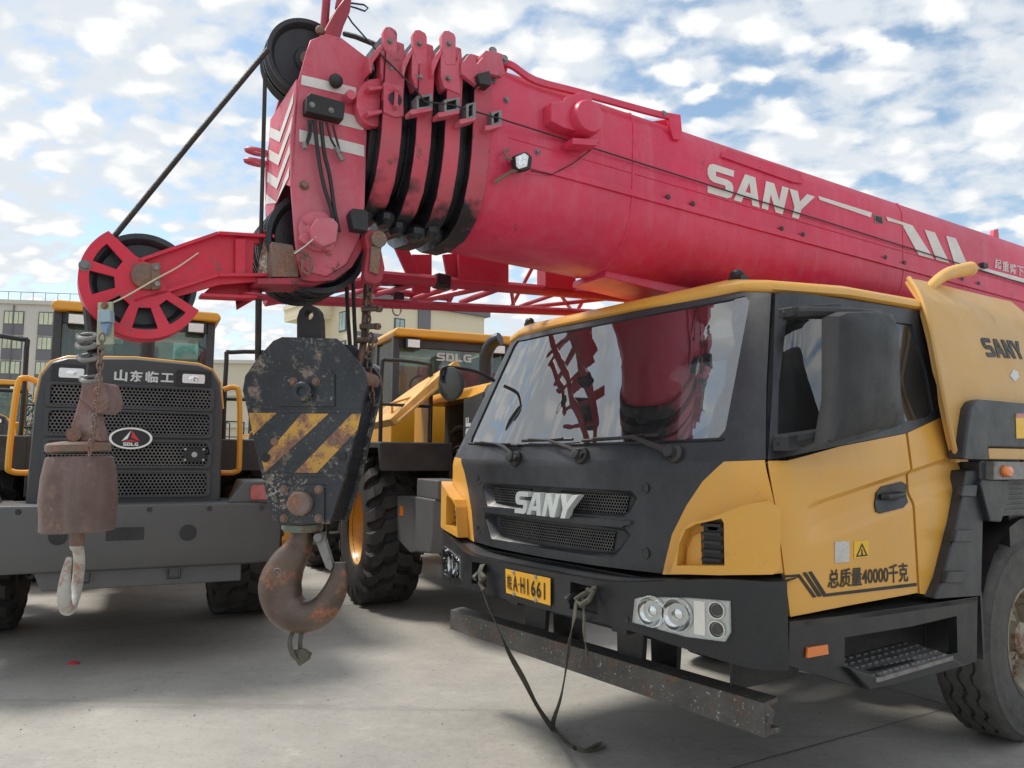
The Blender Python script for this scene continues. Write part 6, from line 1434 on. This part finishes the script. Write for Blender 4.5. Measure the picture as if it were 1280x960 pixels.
    for a, b in ((-.065, -.04), (.065, -.04), (-.065, .04), (.065, .04), (0, 0)): mb.bolt((cx+.44+a, .232, 1.545+b), (0, -1, 0), .006 if a else .014, .006)
    part('lock_screw', mb, M_['steel'], lk, split=True)
    if opened:
        sd = Surf(fr, lambda a, b: (cx-hw-.012, -a, b)); p, tr_, w, h = fonttext('L958F', .03)
        mb = MB(fr); P('number_panel', lambda m2: m2.prism([(cx-hw-.01, .32, 1.3), (cx-hw-.01, .82, 1.3), (cx-hw-.01, .82, 2.1), (cx-hw-.01, .32, 2.14)], (.02, 0, 0)), M_['hood'], hd_, .006)
        sd.flat(mb, [(-.6-b*.14, 1.42+a*.5) for a, b in p], tr_, .003, 0, None); part('number_lettering', mb, M_['whitep'], hd_)
    # cab
    def f(mb):
        mb.prism([(-.75, 2.75, 2.98), (.8, 2.75, 2.98), (.84, 2.75, 3.03), (.8, 2.75, 3.09), (-.75, 2.75, 3.09), (-.79, 2.75, 3.03)], (0, 1.95, 0))
    rf = P('cab_roof', f, M_['ly'], bev=.03)
    P('cab_base', lambda mb: mb.box((0, 3.7, 1.75), (1.5, 1.6, .9)), M_['ly'], bev=.02)
    for x in (-.72, .74):
        for y in (2.9, 3.7, 4.45): P('cab_pillar', lambda mb: mb.box((x, y, 2.6), (.08, .09, .8)), M_['hood'], bev=.008)
    P('cab_header', lambda mb: mb.box((0.01, 2.9, 2.93), (1.4, .06, .12)), M_['hood'])
    gp = P('cab_rear_window', lambda mb: mb.prism([(-.68, 2.9, 2.2), (.7, 2.9, 2.2), (.7, 2.9, 2.88), (-.68, 2.9, 2.88)], (0, .008, 0)), M_['lglass'], bev=0)
    for x in (-.74, .76): P('cab_side_window', lambda mb: mb.prism([(x, 2.95, 2.2), (x, 4.4, 2.2), (x, 4.4, 2.95), (x, 2.95, 2.95)], (.008, 0, 0)), M_['lglass'], bev=0)
    P('cab_windscreen', lambda mb: mb.prism([(-.68, 4.46, 2.2), (.7, 4.46, 2.2), (.7, 4.46, 2.95), (-.68, 4.46, 2.95)], (0, .008, 0)), M_['lglass'], bev=0)
    P('driver_seat', lambda mb: (mb.box((0, 3.6, 2.25), (.5, .5, .15)), mb.box((0, 3.35, 2.5), (.46, .12, .5)), mb.box((0, 3.33, 2.76), (.26, .1, .14))), M_['cream'] if opened else M_['cab_in'], bev=.03)
    P('steering_column', lambda mb: (mb.cyl((0, 4.2, 2.1), (0, 4.05, 2.5), .04), mb.tube([(.2*math.cos(a), 4.0+.08*math.sin(a), 2.5+.16*math.sin(a)) for a in [2*math.pi*k/20 for k in range(20)]], .014, 6, closed=True)), M_['blk'], bev=0)
    for sg in (-1, 1):
        lp2 = P('cab_lamp', lambda mb: mb.box((.02+sg*.56, 2.8, 2.9), (.19, .12, .13)), M_['blk'], rf, .01)
        P('cab_lamp_glass', lambda mb: mb.box((.02+sg*.56, 2.737, 2.9), (.15, .01, .095)), M_['lamp'], lp2, .004)
    if opened:
        ws_ = plane(fr, 'y', 2.89); mb = MB(fr); ws_.glyphs(mb, sh, lambda p: (-.2+p[0]/wd*.46, 2.73+p[1]*.1), .004, .001); part('window_lettering', mb, M_['whitep'], gp)
    P('exhaust_pipe', lambda mb: mb.tube(catmull([(.08, 1.95, 2.2), (.08, 1.95, 2.55), (.08, 1.93, 2.72), (.12, 1.86, 2.84), (.18, 1.78, 2.88)], 4), .075 if opened else .07, 12), M_['blk'], bev=0) if opened else P('exhaust_pipe', lambda mb: mb.cyl((.12, 1.9, 2.2), (.12, 1.9, 2.75), .065), M_['blk'], bev=0)
    P('air_cleaner', lambda mb: mb.lathe((-.3, 1.9, 2.2), (0, 0, 1), [(.11, 0), (.11, .18), (.09, .22), (.001, .24)], 16), M_['blk'], bev=0)
    # frames, fenders, rails
    P('hydraulic_hose', lambda mb: [mb.tube(catmull([(x, .62, .95), (x+.05, .9, .62), (x-.05, 1.3, .6), (x, 1.7, .9)], 4), .018, 6) for x in (-.62, -.2, .25, .66)], M_['rubber'], bev=0, split=True)
    P('tow_loop', lambda mb: [mb.tube([(x-.04, .05, .72), (x-.04, .03, .66), (x+.04, .03, .66), (x+.04, .05, .72)], .012, 6) for x in (-.2, .38)], M_['blkm'], bev=0, split=True)
    P('rear_frame', lambda mb: (mb.box((0, 2.2, .85), (.9, 3.6, .55)), mb.cyl((-1, 2.1, .8), (1, 2.1, .8), .16)), M_['blkm'])
    P('frame_bracket', lambda mb: (mb.box((.62, 1.55, .72), (.3, .2, .12)), mb.box((-.5, 1.55, .72), (.3, .2, .12))), M_['ly'], split=True)
    for sg in (-1, 1):
        P('rear_fender', lambda mb: mb.prism([(sg*.68, .95, 1.4), (sg*.68, .95, 1.68), (sg*.68, 3.0, 1.72), (sg*.68, 3.3, 1.2), (sg*.68, 3.2, 1.2), (sg*.68, 2.9, 1.66), (sg*.68, 1.05, 1.62)], (sg*.7, 0, 0)), M_['blkm'], bev=.015)
        P('fender_skirt', lambda mb: mb.prism([(sg*.66, .95, 1.68), (sg*.66, 3.2, 1.7), (sg*.66, 3.2, 1.1), (sg*.66, .95, 1.2)], (sg*.03, 0, 0)), M_['blkm'])
        hr = P('handrail', lambda mb: mb.tube(catmull([(sg*.78, 1.3, 1.68), (sg*.78, 1.3, 2.4), (sg*.82, 1.3, 2.48), (sg*1.22, 1.32, 2.5), (sg*1.28, 1.34, 2.42), (sg*1.28, 1.34, 1.68)], 3), .02, 8), M_['blk'], bev=0)
        P('rail_bar', lambda mb: mb.tube([(sg*.78, 1.3, 2.05), (sg*1.28, 1.34, 2.06)], .016, 8), M_['blk'], hr, 0)
        P('rail_side', lambda mb: mb.tube(catmull([(sg*1.28, 1.36, 2.4), (sg*1.3, 1.7, 2.48), (sg*1.3, 2.6, 2.5), (sg*1.3, 2.8, 2.4), (sg*1.3, 2.8, 1.7)], 3), .018, 8), M_['blk'], hr, 0)
        if not (opened and sg < 0): P('grab_handle', lambda mb: mb.tube(catmull([(cx+sg*.66, .6, 2.08), (cx+sg*.74, .58, 2.1), (cx+sg*.78, .56, 2.02), (cx+sg*.8, .55, 1.5), (cx+sg*.78, .56, 1.41), (cx+sg*.66, .58, 1.4)], 4), .022, 8), M_['ly'], bev=0)
        if False: mr = P('side_mirror', lambda mb: mb.box((sg*1.12, 3.5, 2.6), (.2, .05, .34)), M_['blk'], bev=.015)
        if False: P('mirror_stalk', lambda mb: mb.tube([(sg*.8, 3.5, 2.9), (sg*1.12, 3.5, 2.85), (sg*1.12, 3.5, 2.7)], .014, 6), M_['blk'], mr, 0)
    P('step_ladder', lambda mb: [mb.box((-1.2, 3.4, .6+.32*k), (.4, .3, .04)) for k in range(4)]+[mb.box((-1.4, y, 1.1), (.03, .03, 1.1)) for y in (3.25, 3.55)], M_['blkm'], bev=0)
    P('front_frame', lambda mb: (mb.box((0, 5.0, 1.1), (.9, 1.9, .7)), mb.cyl((-1, 5.1, .8), (1, 5.1, .8), .16)), M_['ly'])
    for sg in (-1, 1): P('lift_arm', lambda mb: mb.prism([(sg*.4, 4.8, 2.0), (sg*.4, 5.6, 1.9), (sg*.4, 6.8, .7), (sg*.4, 6.6, .5), (sg*.4, 5.3, 1.5), (sg*.4, 4.8, 1.7)], (sg*.09, 0, 0)), M_['ly'], bev=.01)
    P('bucket', lambda mb: mb.loft([[(x, y, z) for y, z in ((6.7, 1.1), (6.6, .6), (6.75, .2), (7.1, .06), (7.9, .04), (7.9, .07), (7.1, .12), (6.82, .26), (6.7, .6), (6.78, 1.1))] for x in (-1.5, 1.5)]), M_['ly'], bev=0)
    for x in (-1.07, 1.07):
        for y in (2.1, 5.1):
            mb = star_tyre(fr, (x, y, .79), .79, .58, 1 if x > 0 else -1); wh = part('wheel', mb, M_['rub'], t, 0, 30)
            sg = 1 if x > 0 else -1
            mb = MB(fr); mb.lathe((x, y, .79), (sg, 0, 0), [(.37, -.2), (.35, -.1), (.33, .05), (.35, .16), (.385, .19), (.4, .235), (.385, .245), (.365, .22), (.34, .12), (.32, .02), (.2, -.02), (.16, .0), (.15, .06), (.001, .07)], 40); part('rim', mb, M_['ly'], wh)
    return t
LF = frame((-2.76, 5.51, 0), 25.2)
ld1 = make_loader(LF, 'yellow and grey wheel loader with closed honeycomb rear grille behind the small ball hook')
LF2 = frame((.42, 6.96, 0), 24)
ld2 = make_loader(LF2, 'yellow wheel loader with its engine cover open between the hook block and the crane cab', True)
def copy_tree(o, parent=None):
    c = o.copy(); COL.objects.link(c); c.parent = parent
    for ch in list(o.children): copy_tree(ch, c)
    return c
for (X, Y, a, lab) in ((-6.7, 21.5, 15, 'distant wheel loader half hidden behind the left edge of the hook block'), (-9.75, 13.8, 30, 'wheel loader at the left edge of the photo beyond the handrail')):
    c = copy_tree(ld1); c.matrix_world = frame((X, Y, 0), a); c['label'] = lab
for o in COL.objects:
    if o.name.startswith('wheel_loader') and not o.parent: o['group'] = 'wheel loaders parked in the yard'
# orange boards leaning together behind the open loader
fb_ = frame((-2.3, 12.4, 0), 20); bt = thing('board_pile', 'orange boards leaning together behind the rail of the open loader', 'boards', fb_); rb_ = random.Random(2)
for k in range(9):
    mb = MB(fb_); x = -.5+.13*k; l = 2.6+.35*rb_.random(); an = rb_.uniform(-.16, .16)
    mb.box((x+an*l/2, .05*(k % 3), l/2*.98), (.1, .04, l), Matrix.Rotation(an, 4, 'Y')); part('board', mb, M_['wood'], bt, .004)
for z in (1.9, 2.3): mb = MB(fb_); mb.box((0, -.06, z), (1.3, .05, .1), Matrix.Rotation(.1, 4, 'Y')); part('cross_board', mb, M_['wood'], bt, .004)
# red scrap on the ground
p = Vector((0, 0, CH))+ray(91, 831)*(-CH/ray(91, 831).z)
mb = MB(frame(tuple(p), 15)); mb.prism([(-.035, 0, .001), (.03, .005, .001), (.04, .03, .001), (-.02, .035, .001)], (0, 0, .012)); mb.prism([(-.03, .01, .014), (.02, .0, .014), (.02, .02, .02)], (0, 0, .006))
solo('red_scrap', mb, M_['auxred'], 'small red scrap lying on the bare concrete', 'litter', origin=tuple(p))
# ================================================================== buildings beyond the yard
def windows(fr, bld, spots, y, w, h, m, depth=.12, bars=2):
    for x, z in spots:
        mb = MB(fr); mb.box((x, y-.02, z), (w+.16, .1, h+.16)); wf = part('window', mb, M_['frame'], bld)
        mb = MB(fr); n = bars
        for k in range(n): mb.box((x-w/2+w*(k+.5)/n, y-.08, z), (w/n-.08, .04, h-.06))
        part('window_pane', mb, m, wf)
# left office block
fo = frame((-64, 96, 0), 8)
ob = thing('office_building', 'beige office block with grey window bands at the left edge', 'building', fo)
mb = MB(fo); mb.box((-6, 8, 10.1), (44, 16, 20.2)); part('wall', mb, M_['beige'], ob)
mb = MB(fo); mb.box((-6, -.1, 20.4), (44.4, .5, .5)); part('parapet', mb, M_['beige'], ob)
mb = MB(fo)
for k in range(30): mb.cyl((-27+k*1.45, -.1, 20.6), (-27+k*1.45, -.1, 21.7), .04, 5)
mb.cyl((-28, -.1, 21.7), (16, -.1, 21.7), .05, 6); part('roof_rail', mb, M_['galv'], ob)
mb = MB(fo); mb.box((-8.6, 3, 12), (9, 6.5, 24.2)); part('stair_tower', mb, M_['beige'], ob)
cols = [-3.9+4.05*k for k in range(5)]
for r in range(5):
    for x in cols:
        mb = MB(fo); mb.box((x+1.2, -.04, 16.9-3.15*r), (2.4, .12, 1.3)); part('spandrel', mb, M_['gband'], ob)
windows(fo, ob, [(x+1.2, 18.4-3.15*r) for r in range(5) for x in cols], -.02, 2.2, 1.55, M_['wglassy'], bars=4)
for x in (1.6, 9.2):
    mb = MB(fo); mb.cyl((x-.3, -.15, 0), (x-.3, -.15, 20), .09, 6); part('downpipe', mb, M_['gband'], ob)
# low cream building in the middle
fl = frame((-28, 78, 0), 2)
lb_ = thing('low_building', 'long low cream building seen between the left loader and the hook block', 'building', fl)
mb = MB(fl); mb.box((2, 6, 5.4), (24, 12, 10.8)); part('wall', mb, M_['lowc'], lb_)
for z in (10.9, 7.6, 4.4):
    mb = MB(fl); mb.box((2, -.1, z), (24.4, .5, .35)); part('ledge', mb, M_['beige'], lb_)
mb = MB(fl); mb.box((6, 3, 11.6), (5, 4, 1.6)); part('roof_room', mb, M_['beige'], lb_)
# centre apartment block
fc = frame((-12.2, 60, 0), 41)
ab = thing('apartment_building', 'cream apartment block with dark roof edge and side balconies rising behind the open loader', 'building', fc)
mb = MB(fc); mb.box((6.4, 4.2, 7), (12.8, 8.4, 14)); part('wall', mb, M_['cream'], ab)
mb = MB(fc); mb.box((6.4, 4.2, 14.2), (13.6, 9.2, .45)); part('roof_slab', mb, M_['gband'], ab, .02)
mb = MB(fc); mb.box((6.4, 4.6, 14.6), (11.5, 7, .5)); part('roof_parapet', mb, M_['cream'], ab)
windows(fc, ab, [(3.9, 12.05), (3.9, 8.9), (3.9, 5.8), (10.8, 8.9)], 0, .85, 1.25, M_['wglass'])
mb = MB(fc); mb.box((6.3, -.06, 12.9), (1.2, .2, 1.9)); part('recess_shade_panel', mb, M_['gband'], ab); windows(fc, ab, [(6.3, 11.6), (6.3, 8.4)], 0, .85, 1.5, M_['wglass'])  # raised dark panel: the shade of a recess put into its colour
mb = MB(fc); mb.box((2, -.06, 11.1), (4, .12, .3)); part('wall_band', mb, M_['gband'], ab)
fside = frame(tuple(fc @ Vector((0, 8.4, 0))), 41-90)
windows(fside, ab, [(x, z) for x in (6.2,) for z in (12.3, 9.9, 7.0)], 0, 1.0, 1.5, M_['wglass'])
for z in (12.9, 9.9, 6.9, 3.9):
    mb = MB(fc); mb.box((-1.1, 6.2, z), (2.2, 4.4, .3)); bl = part('balcony', mb, M_['cream'], ab)
    mb = MB(fc); mb.box((-2.15, 6.2, z+.55), (.12, 4.4, .9)); mb.box((-1.1, 4.0, z+.55), (2.2, .12, .9)); part('balcony_front', mb, M_['cream'], bl)
mb = MB(fc); mb.box((-1.1, 6.2, 13.9), (2.4, 4.6, .3)); part('balcony_roof', mb, M_['cream'], ab)
mb = MB(fc)
for k in range(9): mb.cyl((-2.1, 4.1+k*.53, 14.0), (-2.1, 4.1+k*.53, 15.0), .03, 5)
mb.cyl((-2.1, 4.0, 15.0), (-2.1, 8.4, 15.0), .04, 5); mb.cyl((-2.1, 4.0, 14.5), (-2.1, 8.4, 14.5), .03, 5); part('roof_rail', mb, M_['galv'], ab)
# shrubs and a yard wall along the far side
rr_ = random.Random(5)
def shrub(x, y, h, w, lab):
    fr = frame((x, y, 0), 0); t = thing('shrub', lab, 'shrub', fr, 'shrubs along the far side of the yard')
    mb = MB(fr)
    for k in range(5): mb.tube([(0, 0, 0), (w*.2*rr_.uniform(-1, 1), w*.2*rr_.uniform(-1, 1), h*.5), (w*.4*rr_.uniform(-1, 1), w*.4*rr_.uniform(-1, 1), h*.85)], [.05, .035, .015], 5)
    part('stem', mb, M_['rusty'], t)
    mb = MB(fr)
    for k in range(900):
        a = rr_.uniform(0, 6.283); u = rr_.random()**.5; z = h*(.15+.85*rr_.random()); r = w*.5*u*(1-.6*abs(z/h-.55))
        c = Vector((r*math.cos(a), r*math.sin(a), z+.1*math.sin(a*3))); d = Vector((rr_.uniform(-1, 1), rr_.uniform(-1, 1), rr_.uniform(-.4, 1))).normalized(); e = d.orthogonal().normalized(); l = .13
        mb.face([mb.v(c-e*l*.35), mb.v(c+d*l), mb.v(c+e*l*.35)])
    part('foliage', mb, M_['leaf'], t)
for i, (px, Y, h, w) in enumerate(((34, 30, 3.6, 2.2), (12, 31, 3.9, 2.6))):
    p = at_y(px, 560, Y); shrub(p.x, Y, h, w, ['green shrub at the foot of the office building near the left handrail', 'taller green shrub at the far left edge'][i])
mb = MB(frame((-30, 40, 0), 3)); mb.box((20, 0, .75), (95, .24, 1.5)); yw = solo('yard_wall', mb, M_['beige'], 'low pale wall closing the far side of the yard', 'wall', origin=(-30, 40, 0))

# grit and small stones strewn over the concrete
mb = MB(); rg_ = random.Random(11)
for k in range(1500):
    x = rg_.uniform(-6, 5); y = rg_.uniform(1.6, 13); r = .0022+.006*rg_.random()**4
    a = rg_.uniform(0, 6.28); q = [(x+r*(1+.4*rg_.random())*math.cos(a+t), y+r*(1+.4*rg_.random())*math.sin(a+t)) for t in (0, 1.6, 3.1, 4.7)]
    b = [mb.v((*p, .0)) for p in q]; t = mb.v((x, y, r*.9))
    for i in range(4): mb.face([b[i], b[(i+1) % 4], t])
solo('grit', mb, mat('grit_stone', (.2, .18, .16), .9, var=.5, vscale=30), kind='stuff')
